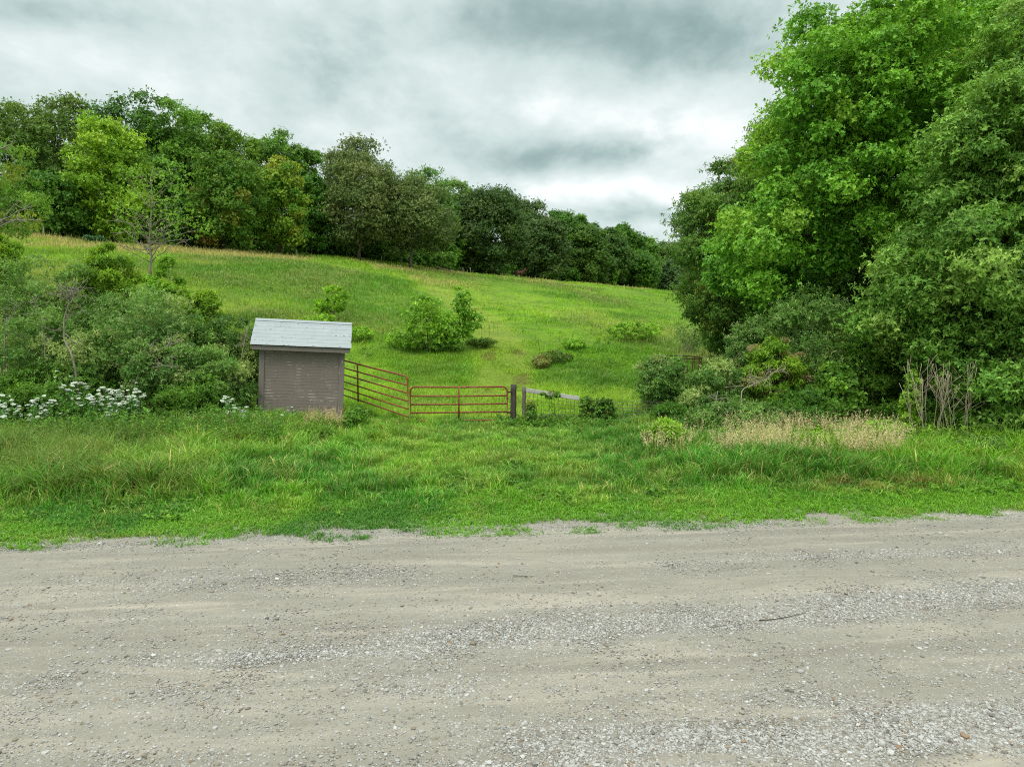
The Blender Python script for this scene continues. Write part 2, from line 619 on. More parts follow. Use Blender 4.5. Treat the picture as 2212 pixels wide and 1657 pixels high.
def tall_mask(x, y):
    """0 mown .. 1 rank grass, in the pasture"""
    s = ridge_s(x, y)
    n = fbm(x * 0.09 + 3, y * 0.06, 31, 4)
    left = sstep(-4, -22, x - (y - 30) * 0.08)
    near_crest = sstep(34, 12, s)
    tr = dist_path(x, y, TRACK)
    k = np.clip(0.18 + 0.6 * left + 0.6 * near_crest + (n - 0.5) * 3.0, 0, 1)
    return k * sstep(1.0, 2.6, tr) * sstep(25.5, 28, y)


def turf_color(x, y):
    v = off(x, y)
    n = fbm(x * 0.35, y * 0.35, 41, 4)
    n2 = fbm(x * 0.07, y * 0.05, 43, 4)
    n3 = fbm(x * 1.3, y * 1.3, 47, 3)
    verge = lerp(np.broadcast_to(MIDG, (len(x), 3)), np.broadcast_to(DEEP, (len(x), 3)), sstep(0.42, 0.62, n))
    verge = lerp(verge, LIME2, sstep(0.5, 0.72, n2) * 0.4)
    verge = lerp(verge, OLIVE, sstep(0.60, 0.75, n3) * 0.3)
    f = lerp(np.broadcast_to(LIME, (len(x), 3)), np.broadcast_to(LIME2, (len(x), 3)), sstep(0.4, 0.6, n))
    tm = tall_mask(x, y)
    f = lerp(f, OLIVE, tm * 0.30)
    crest = sstep(46, 10, ridge_s(x, y))
    strip = fbm(x * 0.16 + 9, y * 0.05, 53, 4)
    f = lerp(f, TAN, np.clip(sstep(0.42, 0.62, strip) * (0.20 + 0.75 * crest) * (0.25 + 0.75 * tm), 0, 1))
    f = lerp(f, DEEP, sstep(0.50, 0.64, n2) * 0.7 * (0.5 + 0.5 * tm))
    f = lerp(f, MIDG, sstep(0.5, 0.7, n3) * 0.5)
    tr = dist_path(x, y, TRACK)
    f = lerp(f, np.array(S(172, 190, 92)), sstep(2.2, 1.0, np.abs(tr)) * 0.32)
    f = lerp(f, SOIL, sstep(0.62, 0.72, fbm(x * 0.8, y * 0.5, 59, 3)) * sstep(0.6, 0.2, np.abs(tr - 0.9)) * 0.45)
    return lerp(verge, f, sstep(24.5, 26.5, y))


# ------------------------------------------------------------------ ground and road
def axis(lo, hi, fine_lo, fine_hi, d):
    a = list(np.arange(fine_lo, fine_hi + d, d))
    st, p = d, fine_hi + d
    while p < hi:
        st *= 1.12
        p += st
        a.append(p)
    st, p = d, fine_lo
    while p > lo:
        st *= 1.12
        p -= st
        a.insert(0, p)
    return np.array(a)


xs, ys = axis(-1500, 1500, -34, 34, 0.35), axis(-900, 1800, 8, 60, 0.35)
X, Y = np.meshgrid(xs, ys)
Z = terrain(X, Y)
vg = off(X, Y)
Z = Z - 0.06 * sstep(0.0, -0.6, vg)                              # the road sheet lies above the ground here
V = np.stack([X, Y, Z], -1).reshape(-1, 3)
nx, ny = len(xs), len(ys)
ii = (np.arange(ny - 1)[:, None] * nx + np.arange(nx - 1)[None]).ravel()
ground = mesh('ground', V, np.stack([ii, ii + 1, ii + 1 + nx, ii + nx], 1), np.full(len(ii), 4), M_GROUND, smooth=True)
tag(ground, 'rolling green pasture and grass verge sloping up from the gravel road', kind='structure')
a = ground.data.attributes.new('col', 'FLOAT_COLOR', 'POINT')
cc = turf_color(V[:, 0], V[:, 1]) * np.array([1.0, 0.9, 0.85])
a.data.foreach_set('color', np.concatenate([cc, np.ones((len(cc), 1))], 1).astype(np.float32).ravel())
a = ground.data.attributes.new('gravel', 'FLOAT', 'POINT')
ev = off(V[:, 0], V[:, 1])
a.data.foreach_set('value', sstep(1.3, 0.0, ev).astype(np.float32))

# road: its own frame, x along the grass edge, y across (0 at the edge, negative towards the camera)
RA = math.atan(EDGE_B)
uu, vv = axis(-320, 320, -18, 18, 0.16), np.concatenate([np.arange(-13.0, 0.02, 0.08)])
U, W_ = np.meshgrid(uu, vv)
cross = 0.10 * (1 - ((W_ + 6.2) / 6.4) ** 2) - 0.02
rz = cross + (fbm(U * 0.12, W_ * 1.5, 61, 4) - 0.5) * 0.07 + (fbm(U * 1.7, W_ * 2.2, 63, 3) - 0.5) * 0.018
rz = rz + 0.012
V = np.stack([U, W_, rz], -1).reshape(-1, 3)
nx, ny = len(uu), len(vv)
ii = (np.arange(ny - 1)[:, None] * nx + np.arange(nx - 1)[None]).ravel()
road = mesh('road', V, np.stack([ii, ii + 1, ii + 1 + nx, ii + nx], 1), np.full(len(ii), 4), M_ROAD, smooth=True)
road.location = (0, EDGE_A, 0)
road.rotation_euler = (0, 0, RA)
tag(road, 'pale grey gravel road with dusty wheel tracks and loose stone', kind='structure')


def road_uv(x, y):
    c, s = math.cos(RA), math.sin(RA)
    return (x * c + (y - EDGE_A) * s), (-x * s + (y - EDGE_A) * c)


def road_z(x, y):
    u, v = road_uv(x, y)
    return 0.10 * (1 - ((v + 6.2) / 6.4) ** 2) - 0.02 + (fbm(u * 0.12, v * 1.5, 61, 4) - 0.5) * 0.07 + 0.012


# ------------------------------------------------------------------ loose gravel on the road
def band(x, y, pts, width):
    path = np.array([PZ(px, py)[:2] for px, py in pts])
    d = dist_path(x, y, path)
    return np.exp(-(d / width) ** 2)


def gravel_density(x, y):
    b1 = band(x, y, [(-300, 1530), (0, 1490), (300, 1455), (700, 1425), (1000, 1398)], 0.20) * 0.55
    b2 = band(x, y, [(900, 1400), (1200, 1372), (1500, 1352), (1800, 1325), (2212, 1285), (2600, 1250)], 0.36)
    b3 = band(x, y, [(1100, 1690), (1500, 1640), (1850, 1600), (2212, 1555), (2700, 1500)], 0.45) * 1.2
    b4 = band(x, y, [(1450, 1232), (1700, 1215), (2000, 1200), (2300, 1190)], 0.26) * 0.5
    b5 = band(x, y, [(150, 1262), (500, 1262), (900, 1250)], 0.35) * 0.25
    b6 = band(x, y, [(0, 1185), (700, 1158), (1106, 1147), (1700, 1130), (2212, 1112)], 0.25) * 0.25
    b7 = band(x, y, [(300, 1505), (700, 1480), (1000, 1500)], 0.25) * 0.18
    nz = fbm(x * 0.45, y * 2.4, 71, 4)
    d = (b1 + b2 + b3 + b4 + b5 + b6 + b7) * sstep(0.22, 0.62, nz) * 1.3
    return np.clip(d + 0.05 + 0.06 * sstep(0.45, 0.7, nz), 0, 1)


NS = 900000
y = 4.6 * np.exp(RNG.random(NS) * math.log(15.5 / 4.6))
x = (RNG.random(NS) * 2 - 1) * (y * 0.80 + 1)
keep = (RNG.random(NS) < gravel_density(x, y)) & (off(x, y) < 0.35) & (off(x, y) > -11)
x, y = x[keep], y[keep]
n = len(x)
size = np.minimum(0.0045 + RNG.gamma(1.5, 0.0029, n), 0.030) * np.where(RNG.random(n) < 0.03, 1.6, 1.0)
bm = bmesh.new()
bmesh.ops.create_icosphere(bm, subdivisions=1, radius=1)
IV = np.array([v.co[:] for v in bm.verts])
IF = np.array([[v.index for v in f.verts] for f in bm.faces])
bm.free()
shape = 1 + RNG.normal(0, 0.16, (n, len(IV), 1))
axs = np.stack([RNG.uniform(0.8, 1.35, n), RNG.uniform(0.7, 1.1, n), RNG.uniform(0.45, 0.8, n)], 1)
ang = RNG.random(n) * 6.283
pv = IV[None] * shape * axs[:, None] * size[:, None, None]
ca, sa = np.cos(ang)[:, None], np.sin(ang)[:, None]
pv = np.stack([pv[..., 0] * ca - pv[..., 1] * sa, pv[..., 0] * sa + pv[..., 1] * ca, pv[..., 2]], -1)
zz = np.where(off(x, y) < 0, road_z(x, y), terrain(x, y))
pv += np.stack([x, y, zz + size * 0.18], 1)[:, None]
pal = np.array([S(150, 148, 140), S(170, 169, 162), S(128, 125, 117), S(178, 178, 172), S(190, 191, 186), S(140, 132, 116), S(150, 126, 100), S(104, 102, 98)])
pc = 0.78 * pal[RNG.choice(8, n, p=[.27, .28, .09, .18, .09, .07, .01, .01])] * RNG.uniform(0.82, 1.08, (n, 1))
F = (IF[None] + (np.arange(n) * len(IV))[:, None, None]).reshape(-1, 3)
gravel = mesh('gravel', pv.reshape(-1, 3), F, np.full(len(F), 3), M_STONE, col=np.repeat(pc, len(IF), 0))
tag(gravel, 'loose limestone gravel lying in bands along the road', kind='stuff')


# ------------------------------------------------------------------ grass
def blades(pos, H, Wd, lean, az, col, tipcol=None, curve=0.5):
    """pos (n,3); returns verts (n*5), loops, totals, face colours"""
    n = len(pos)
    d = np.stack([np.cos(az), np.sin(az), np.zeros(n)], 1)
    th = az + RNG.uniform(-1.2, 1.2, n) + 1.57
    s = np.stack([np.cos(th), np.sin(th), np.zeros(n)], 1) * (Wd / 2)[:, None]
    up = np.array([0, 0, 1.0])
    mid = pos + up * (H * 0.58)[:, None] + d * (H * lean * 0.35)[:, None]
    tip = pos + up * (H * (1 - 0.28 * lean))[:, None] + d * (H * lean)[:, None]
    V = np.stack([pos - s, pos + s, mid + s * 0.8, mid - s * 0.8, tip], 1)
    b = (np.arange(n) * 5)[:, None]
    loops = np.concatenate([b + np.array([[0, 1, 2, 3]]), b + np.array([[3, 2, 4]])], 1)
    totals = np.tile([4, 3], n)
    fc = np.repeat(col, 2, 0)
    if tipcol is not None:
        fc[1::2] = tipcol
    return V.reshape(-1, 3), loops.ravel(), totals, fc


def tufted(x, y, spread, per):
    """several blades round each place"""
    x = np.repeat(x, per) + RNG.normal(0, spread, len(x) * per)
    y = np.repeat(y, per) + RNG.normal(0, spread, len(y) * per)
    return x, y


def excl(x, y):
    """places where grass does not grow: inside the shed"""
    return np.hypot(x - SHED[0], (y - SHED[1])) > 1.15


SHED = G(650, 25.6)[:2]

# verge between the road and the gate
nT = 62000
x = RNG.uniform(-19, 20, nT)
v = RNG.uniform(-0.45, 13.5, nT)
y = EDGE_A + EDGE_B * x + v
edge_n = fbm(x * 0.9, y * 0.9, 81, 4)
p = np.clip(sstep(-0.2, 0.9, v + (edge_n - 0.5) * 2.8) + 0.0, 0, 1)
bare = sstep(0.63, 0.72, fbm(x * 0.7, y * 1.1, 83, 3)) * sstep(3.4, 1.2, v)
k = (RNG.random(nT) < p * (1 - 0.85 * bare)) & (np.abs(x) < y * 0.86 + 1.0)
x, y, v = x[k], y[k], v[k]
hh = 0.06 + 0.20 * sstep(0.3, 3.0, v) + 0.03 * sstep(2, 6, v) - 0.05 * sstep(8.5, 11, v)
hh *= 0.35 + 0.7 * fbm(x * 0.8, y * 0.8, 85, 3) + 0.9 * sstep(0.42, 0.75, vnoise(x * 3.1, y * 3.1, 86))
drive = sstep(3.6, 2.4, np.abs(x + 0.6)) * sstep(2.5, 5.0, v)
hh *= 1 - 0.40 * drive
left_tall = sstep(-5.2, -8.0, x) * sstep(1.8, 3.0, v)
right_long = sstep(3.0, 5.0, x) * sstep(2.4, 3.6, v + 0.10 * (x - 5))
hh = hh + 0.42 * left_tall * (0.6 + 0.8 * fbm(x * 0.5, y * 0.5, 87, 2)) + 0.34 * right_long
tint = fbm(x * 0.55 + 5, y * 0.55, 89, 3)
PER = 7
X0, Y0 = tufted(x, y, 0.045, PER)
hB = np.repeat(hh, PER) * RNG.uniform(0.55, 1.15, len(X0))
cB = turf_color(X0, Y0)
cB = lerp(cB, np.array(S(126, 172, 62)), np.repeat(drive, PER) * 0.45)
cB = lerp(cB, np.array(S(76, 140, 46)), np.repeat(sstep(0.45, 0.7, tint), PER) * 0.6)
cB = lerp(cB, np.array(S(122, 130, 60)), np.repeat(left_tall, PER) * 0.15)
cB = lerp(cB, OLIVE, np.repeat(sstep(0.5, 0.7, fbm(x * 1.1 + 7, y * 1.1, 189, 3)), PER) * 0.35)
cB = lerp(cB, TAN * 0.9, (RNG.random(len(X0)) < 0.09) * 0.8)
brown = np.exp(-(((X0 - 8.6) / 1.6) ** 2 + ((Y0 - 15.9) / 0.35) ** 2))
cB = lerp(cB, np.array(S(118, 96, 66)), brown * 0.8)
cB = cB * RNG.uniform(0.6, 1.5, (len(X0), 1)) * np.repeat(0.75 + 0.6 * vnoise(x * 2.3, y * 2.3, 88), PER)[:, None] * np.array([1.26, 1.08, 1.08])
pos = np.stack([X0, Y0, terrain(X0, Y0) - 0.01], 1)
k = excl(X0, Y0)
V, L, Tt, fc = blades(pos[k], hB[k], RNG.uniform(0.007, 0.020, k.sum()) * (0.8 + hB[k]), RNG.uniform(0.25, 1.0, k.sum()), RNG.random(k.sum()) * 6.283, cB[k])
xs_ = RNG.uniform(-19, 20, 60000)
vs_ = RNG.uniform(-0.7, 2.6, 60000)
ysn = EDGE_A + EDGE_B * xs_ + vs_
kk = (RNG.random(60000) < sstep(0.40, 0.62, 0.5 + 0.6 * (fbm(xs_ * 1.5, ysn * 1.9, 181, 4) - 0.5) + 0.34 * sstep(-0.35, 0.7, vs_) - 0.06)) & (np.abs(xs_) < ysn * 0.86)
xs_, ysn = tufted(xs_[kk], ysn[kk], 0.035, 5)
c2 = turf_color(xs_, ysn) * RNG.uniform(0.6, 1.45, (len(xs_), 1)) * np.array([1.3, 1.08, 1.05])
V2, L2, T2, f2 = blades(np.stack([xs_, ysn, terrain(xs_, ysn) - .005], 1), RNG.uniform(0.03, 0.11, len(xs_)), RNG.uniform(0.008, 0.02, len(xs_)), RNG.uniform(0.5, 1.3, len(xs_)), RNG.random(len(xs_)) * 6.283, c2)
L = np.concatenate([L, L2 + len(V)])
V, Tt, fc = np.concatenate([V, V2]), np.concatenate([Tt, T2]), np.concatenate([fc, f2])
vg_o = mesh('verge_grass', V, L, Tt, M_GRASS, col=fc)
tag(vg_o, 'bright green uncut grass on the verge between road and gate', kind='stuff')

# pasture grass, thinning with distance
nT = 120000
y = 25.2 * np.exp(RNG.random(nT) * math.log(235 / 25.2))
x = (RNG.random(nT) * 2 - 1) * y * 0.80
k = ridge_s(x, y) > -6
x, y = x[k], y[k]
ye = RNG.uniform(24.8, 46, 75000)
xe = (RNG.random(75000) * 2 - 1) * ye * 0.62
x, y = np.concatenate([x, xe]), np.concatenate([y, ye])
tm = tall_mask(x, y)
far = np.clip(y / 25, 1, 8)
PER = 4
X0, Y0 = tufted(x, y, 0.05, PER)
X0 += RNG.normal(0, 0.05, len(X0)) * np.repeat(far, PER)
Y0 += RNG.normal(0, 0.05, len(X0)) * np.repeat(far, PER)
tmB = np.repeat(tm, PER)
fB = np.repeat(far, PER)
hB = (0.06 + 0.13 * sstep(0.5, 0.75, vnoise(X0 * 0.9, Y0 * 0.7, 92)) + 0.42 * tmB * (0.5 + 0.8 * fbm(X0 * 0.4, Y0 * 0.3, 91, 3))) * RNG.uniform(0.6, 1.3, len(X0))
cB = turf_color(X0, Y0) * RNG.uniform(0.7, 1.3, (len(X0), 1)) * (0.72 + 0.56 * fbm(X0 * 0.7, Y0 * 0.4, 93, 3))[:, None] * np.array([1.28, 1.14, 1.05])
strip = fbm(X0 * 0.16 + 9, Y0 * 0.05, 53, 4)
seed = RNG.random(len(X0)) < (0.08 + 0.5 * sstep(0.45, 0.62, strip)) * tmB
cT = np.where(seed[:, None], TAN * RNG.uniform(0.8, 1.15, (len(X0), 1)), cB)
pos = np.stack([X0, Y0, terrain(X0, Y0) - 0.01], 1)
k = excl(X0, Y0)
V, L, Tt, fc = blades(pos[k], hB[k], (0.016 * fB * (0.6 + 0.5 * RNG.random(len(X0))))[k], RNG.uniform(0.2, 0.9, k.sum()), RNG.random(k.sum()) * 6.283, cB[k] * 0.9, cT[k] * 0.9)
pg = mesh('pasture_grass', V, L, Tt, M_GRASS, col=fc)
tag(pg, 'lime green grazed pasture grass with rank tan seed heads up the hill', kind='stuff')


def seed_heads(name, x, y, H, label, col_stem, col_head, nspk=14, head=0.28, spread=0.05, mat=None, ssz=1.0):
    """tall grass culms each carrying a loose panicle"""
    n = len(x)
    z = terrain(x, y)
    az = RNG.random(n) * 6.283
    lean = RNG.uniform(0.08, 0.45, n)
    b = np.stack([x, y, z], 1)
    d = np.stack([np.cos(az), np.sin(az), np.zeros(n)], 1)
    top = b + d * (H * lean)[:, None] + np.array([0, 0, 1.0]) * (H * (1 - 0.2 * lean))[:, None]
    V, L, Tt, fc = blades(b, H, np.full(n, 0.010), lean, az, col_stem * RNG.uniform(0.75, 1.15, (n, 1)), (col_stem * 0.35 + col_head * 0.65) * RNG.uniform(0.75, 1.15, (n, 1)))
    q = RNG.random((n, nspk))
    c = top[:, None] + (b - top)[:, None] * (q * head)[..., None]
    c = c + RNG.normal(0, 1, (n, nspk, 3)) * np.array([1, 1, 0.5]) * (spread * (0.3 + q))[..., None]
    c = c.reshape(-1, 3)
    m = len(c)
    dr = unit(RNG.normal(0, 1, (m, 3)) + np.array([0, 0, 0.8]))
    sd_ = unit(np.cross(dr, RNG.normal(0, 1, (m, 3))))
    ln, wd = ssz * RNG.uniform(0.025, 0.05, m)[:, None], ssz * RNG.uniform(0.006, 0.011, m)[:, None]
    Q = np.stack([c, c + dr * ln * .5 + sd_ * wd * .6, c + dr * ln, c + dr * ln * .5 - sd_ * wd * .6], 1)
    fc2 = np.repeat(col_head * RNG.uniform(0.75, 1.2, (n, 1)), nspk, 0)
    nv = len(V)
    V = np.concatenate([V, Q.reshape(-1, 3)])
    L = np.concatenate([L, nv + np.arange(m * 4)])
    Tt = np.concatenate([Tt, np.full(m, 4)])
    o = mesh(name, V, L, Tt, mat or M_STRAW, col=np.concatenate([fc, fc2]))
    return tag(o, label, kind='stuff')


# dry seed heads in front of the right-hand thicket
n = 2700
px = RNG.uniform(1395, 1960, n)
D = RNG.uniform(17.9, 21.2, n)
x = (px - 1106) / FPX * D
k = RNG.random(n) < sstep(0.40, 0.62, fbm(x * 1.3, D * 0.9, 95, 3)) * (0.25 + 0.75 * sstep(1480, 1620, px))
x, D = x[k], D[k]
seed_heads('dry_grass', x, D + 0, RNG.uniform(0.4, 0.9, len(x)) + 0.45 * fbm(x * 1.4, D * 1.4, 96, 3), 'straw coloured dry grass with feathery seed heads before the right thicket',
           np.array(S(150, 164, 84)), np.array(S(214, 198, 154)), 20, 0.42, 0.014, ssz=1.25)
# taller green seeding grass, bottom left
n = 2600
px = RNG.uniform(-150, 470, n)
D = RNG.uniform(15.2, 20.5, n)
x = (px - 1106) / FPX * D
k = RNG.random(n) < sstep(0.25, 0.6, fbm(x * 0.6, D * 0.6, 97, 3)) * sstep(480, 300, px)
x, D = x[k], D[k]
seed_heads('seeding_meadow_grass', x, D, RNG.uniform(0.7, 1.2, len(x)), 'tall olive green meadow grass in seed at the left of the verge',
           np.array(S(112, 146, 60)), np.array(S(126, 140, 74)), 8, 0.45, 0.03)
# scattered seed heads along the shed front and up the pasture
n = 420
px = np.concatenate([RNG.uniform(400, 590, 240), RNG.uniform(650, 735, 180)])
D = np.concatenate([RNG.uniform(20.6, 22.2, 240), RNG.uniform(22.4, 23.6, 180)])
x = (px - 1106) / FPX * D
seed_heads('wild_rye_grass', x, D, RNG.uniform(0.4, 0.85, len(x)), 'pale straw rye grass heads standing before the shed wall',
           np.array(S(140, 140, 84)), np.array(S(206, 186, 140)), 16, 0.3, 0.03)
n = 26000
yy = 40 * np.exp(RNG.random(n) * math.log(215 / 40))
xx = (RNG.random(n) * 2 - 1) * yy * 0.75
s_ = ridge_s(xx, yy)
k = (s_ > -3) & (RNG.random(n) < sstep(0.42, 0.6, fbm(xx * 0.16 + 9, yy * 0.05, 53, 4)) * np.clip(tall_mask(xx, yy) + 0.25 * sstep(15, 3, s_), 0, 1))
xx, yy = xx[k], yy[k]
m = len(xx)
far = np.clip(yy / 25, 1, 8)
pos = np.stack([xx, yy, terrain(xx, yy)], 1)
V, L, Tt, fc = blades(pos, RNG.uniform(0.5, 1.0, m), 0.012 * far, RNG.uniform(0.05, 0.35, m), RNG.random(m) * 6.283,
                      OLIVE * RNG.uniform(0.7, 1.0, (m, 1)), TAN * RNG.uniform(0.8, 1.25, (m, 1)))
tag(mesh('pasture_seed_grass', V, L, Tt, M_STRAW, col=fc), 'tan seed stalks standing in drifts along the crest of the pasture', kind='stuff')


# ------------------------------------------------------------------ leaves and woody plants
def leaf_quads(p, d, nrm, L, Wd, droop=0.15):
    s = unit(np.cross(d, nrm))
    L, Wd = np.asarray(L)[:, None], np.asarray(Wd)[:, None]
    m = p + d * L * 0.45
    return np.stack([p, m + s * Wd * 0.5 + nrm * L * 0.04, p + d * L - nrm * L * droop, m - s * Wd * 0.5 + nrm * L * 0.04], 1)


def pick(pal, n, rng):
    cols = np.array([c for c, _ in pal])
    w_ = np.array([q for _, q in pal], float)
    return cols[rng.choice(len(cols), n, p=w_ / w_.sum())]


def lobes_in(ells, n, rng, shell=(0.55, 1.0), tries=7):
    """n lobe centres spread through a set of ellipsoids (centre, radii, weight)"""
    ws = np.array([e[2] for e in ells], float)
    ws /= ws.sum()
    outp = []
    for i in range(n):
        best, bd = None, -1
        for _ in range(tries):
            c, r, _w = ells[rng.choice(len(ells), p=ws)]
            d = unit(rng.normal(0, 1, 3))
            q = np.array(c) + d * np.array(r) * (shell[0] + (shell[1] - shell[0]) * rng.random() ** 0.6)
            dd = min((np.linalg.norm(q - o) for o in outp), default=1e9)
            if dd > bd:
                best, bd = q, dd
        outp.append(best)
    return np.array(outp)


LEAFG = np.array([1.85, 1.55, 1.15])


def foliage(lobes, centre, lr, rng, shoots, per, L, Wd, pal, flat=0.72, droop=0.0, upb=0.35, tipv=0.16, lobev=0.16, whorl=0.95, jit=0.25, fill=0.15):
    """leafy shoots over the surface of every lobe"""
    m = len(lobes)
    lrs = lr * rng.uniform(0.7, 1.3, m) if np.isscalar(lr) else lr
    o = unit(lobes - centre + np.array([0, 0, 0.5]) * lr if np.isscalar(lr) else lobes - centre)
    ns = np.maximum((shoots * (lrs / lrs.mean()) ** 2).astype(int), 3)
    li = np.repeat(np.arange(m), ns)
    N = len(li)
    d = unit(rng.normal(0, 1, (N, 3)) + o[li] * 0.55 + np.array([0, 0, upb]))
    rad = np.where(rng.random(N) < fill, rng.uniform(0.2, 0.75, N), rng.uniform(0.78, 1.12, N))
    rad = np.where(rng.random(N) < 0.17, rng.uniform(1.1, 1.65, N), rad)
    p = lobes[li] + d * (lrs[li] * rad)[:, None] * np.array([1, 1, flat])
    ax = unit(d + rng.normal(0, 0.35, (N, 3)) + np.array([0, 0, 0.25 - droop]))
    k = per
    A = np.repeat(ax, k, 0)
    r0 = unit(np.cross(ax, rng.normal(0, 1, (N, 3))))
    r1 = np.cross(ax, r0)
    ph = (np.arange(k)[None] * (2 * np.pi / k) + rng.random((N, 1)) * 6.283 + rng.normal(0, 0.3, (N, k)))
    rd = (np.cos(ph)[..., None] * r0[:, None] + np.sin(ph)[..., None] * r1[:, None]).reshape(-1, 3)
    wt = rng.uniform(whorl * 0.6, whorl * 1.4, N * k)[:, None]
    ld = unit(rd * wt + A * 0.6 + np.array([0, 0, -droop * 0.9]) + rng.normal(0, jit, (N * k, 3)))
    nr = A - ld * np.sum(A * ld, 1, keepdims=True)
    nr = unit(nr + np.array([0, 0, 0.35]) + rng.normal(0, jit, (N * k, 3)))
    nr = unit(nr - ld * np.sum(nr * ld, 1, keepdims=True))
    Ls = L * rng.uniform(0.65, 1.25, N * k)
    base = np.repeat(p, k, 0) - A * (rng.random(N * k) * L * 1.1)[:, None]
    Q = leaf_quads(base, ld, nr, Ls, Ls * (Wd / L) * rng.uniform(0.8, 1.2, N * k), 0.12 + 0.2 * droop)
    lc = pick(pal, m, rng) * rng.uniform(1 - lobev, 1 + lobev, (m, 1))
    c = lc[li] * 0.6 + pick(pal, N, rng) * 0.4
    c = c * rng.uniform(1 - tipv, 1 + tipv, (N, 1))
    c = np.repeat(c, k, 0) * rng.uniform(0.75, 1.25, (N * k, 1)) * LEAFG
    return Q, c


def limb(a, b, r0, r1, rng, sag=0.0, n=7, wob=0.06, rise=0.25):
    a, b = np.array(a, float), np.array(b, float)
    tt = np.linspace(0, 1, n)[:, None]
    ln = np.linalg.norm(b - a)
    ctrl = (a + b) / 2 + np.array([0, 0, rise - sag]) * ln + rng.normal(0, wob, 3) * ln
    pts = (1 - tt) ** 2 * a + 2 * tt * (1 - tt) * ctrl + tt ** 2 * b
    pts[1:-1] += rng.normal(0, wob * 0.25, (n - 2, 3)) * ln
    return pts, r0 + (r1 - r0) * tt[:, 0] ** 0.8


def along(pts, t):
    i = min(int(t * (len(pts) - 1)), len(pts) - 2)
    f = t * (len(pts) - 1) - i
    return pts[i] * (1 - f) + pts[i + 1] * f


def tree(name, label, base, ells, lobe_n, lobe_r, shoots, per, L, Wd, pal, seed, trunk_r=0.25, bark=None, group=None, cat='tree',
         trunk_top=None, lean=(0, 0), limbs=14, droop=0.0, flat=0.72, upb=0.35, extra=None, whorl=0.95, shell=(0.45, 1.0), lobev=0.16, fill=0.22, twigs=0, low=0.30):
    rng = np.random.default_rng(seed)
    base = np.array(base, float)
    base[2] = T1(base[0], base[1]) - 0.05
    root = thing(name, label, cat, base, group)
    lobes = lobes_in(ells, lobe_n, rng, shell)
    gz = terrain(lobes[:, 0], lobes[:, 1]) + lobe_r * 0.5
    lobes[:, 2] = np.maximum(lobes[:, 2], gz)
    ws = np.array([e[2] for e in ells], float)
    cen = (np.array([e[0] for e in ells]) * ws[:, None]).sum(0) / ws.sum()
    Q, c = foliage(lobes, cen, lobe_r, rng, shoots, per, L, Wd, pal, flat, droop, upb, lobev=lobev, whorl=whorl, fill=fill)
    if extra:
        q2, c2 = extra(lobes, rng)
        Q, c = np.concatenate([Q, q2]), np.concatenate([c, c2])
    quads_mesh('crown', Q, M_LEAF, root, col=c)
    zt = lobes[:, 2].max()
    top = np.array([cen[0] + lean[0], cen[1] + lean[1], base[2] + (zt - base[2]) * 0.86]) if trunk_top is None else np.array(trunk_top, float)
    tp, tr = limb(base, top, trunk_r, trunk_r * 0.16, rng, 0, 10, 0.03, 0.0)
    tr[0] *= 1.35
    mb = MB()
    mb.tube(tp, tr, 10)
    idx = rng.permutation(len(lobes))[:limbs]
    for i in idx:
        lb = lobes[i]
        hor = np.hypot(*(lb[:2] - top[:2]))
        t0 = np.clip((lb[2] - base[2] - hor * 0.55) / max(top[2] - base[2], 0.1), low, 0.9)
        s0 = along(tp, t0)
        r0 = max(np.interp(t0, np.linspace(0, 1, len(tr)), tr) * 0.5, 0.02)
        lp, lrad = limb(s0, lb, r0, 0.015 + r0 * 0.1, rng, droop * 0.25, 8, 0.07, 0.12)
        mb.tube(lp, lrad, 6)
        for _ in range(twigs):
            q = along(lp, rng.uniform(0.45, 0.95))
            e = q + unit(rng.normal(0, 1, 3) + unit(lb - s0) * 0.8 + np.array([0, 0, 0.2])) * lobe_r * rng.uniform(0.8, 1.6)
            tpz, trr = limb(q, e, r0 * 0.28, 0.008, rng, 0, 5, 0.1, 0.05)
            mb.tube(tpz, trr, 4)
    mb.build('trunk', bark or M_BARK, root, smooth=True)
    return root, lobes


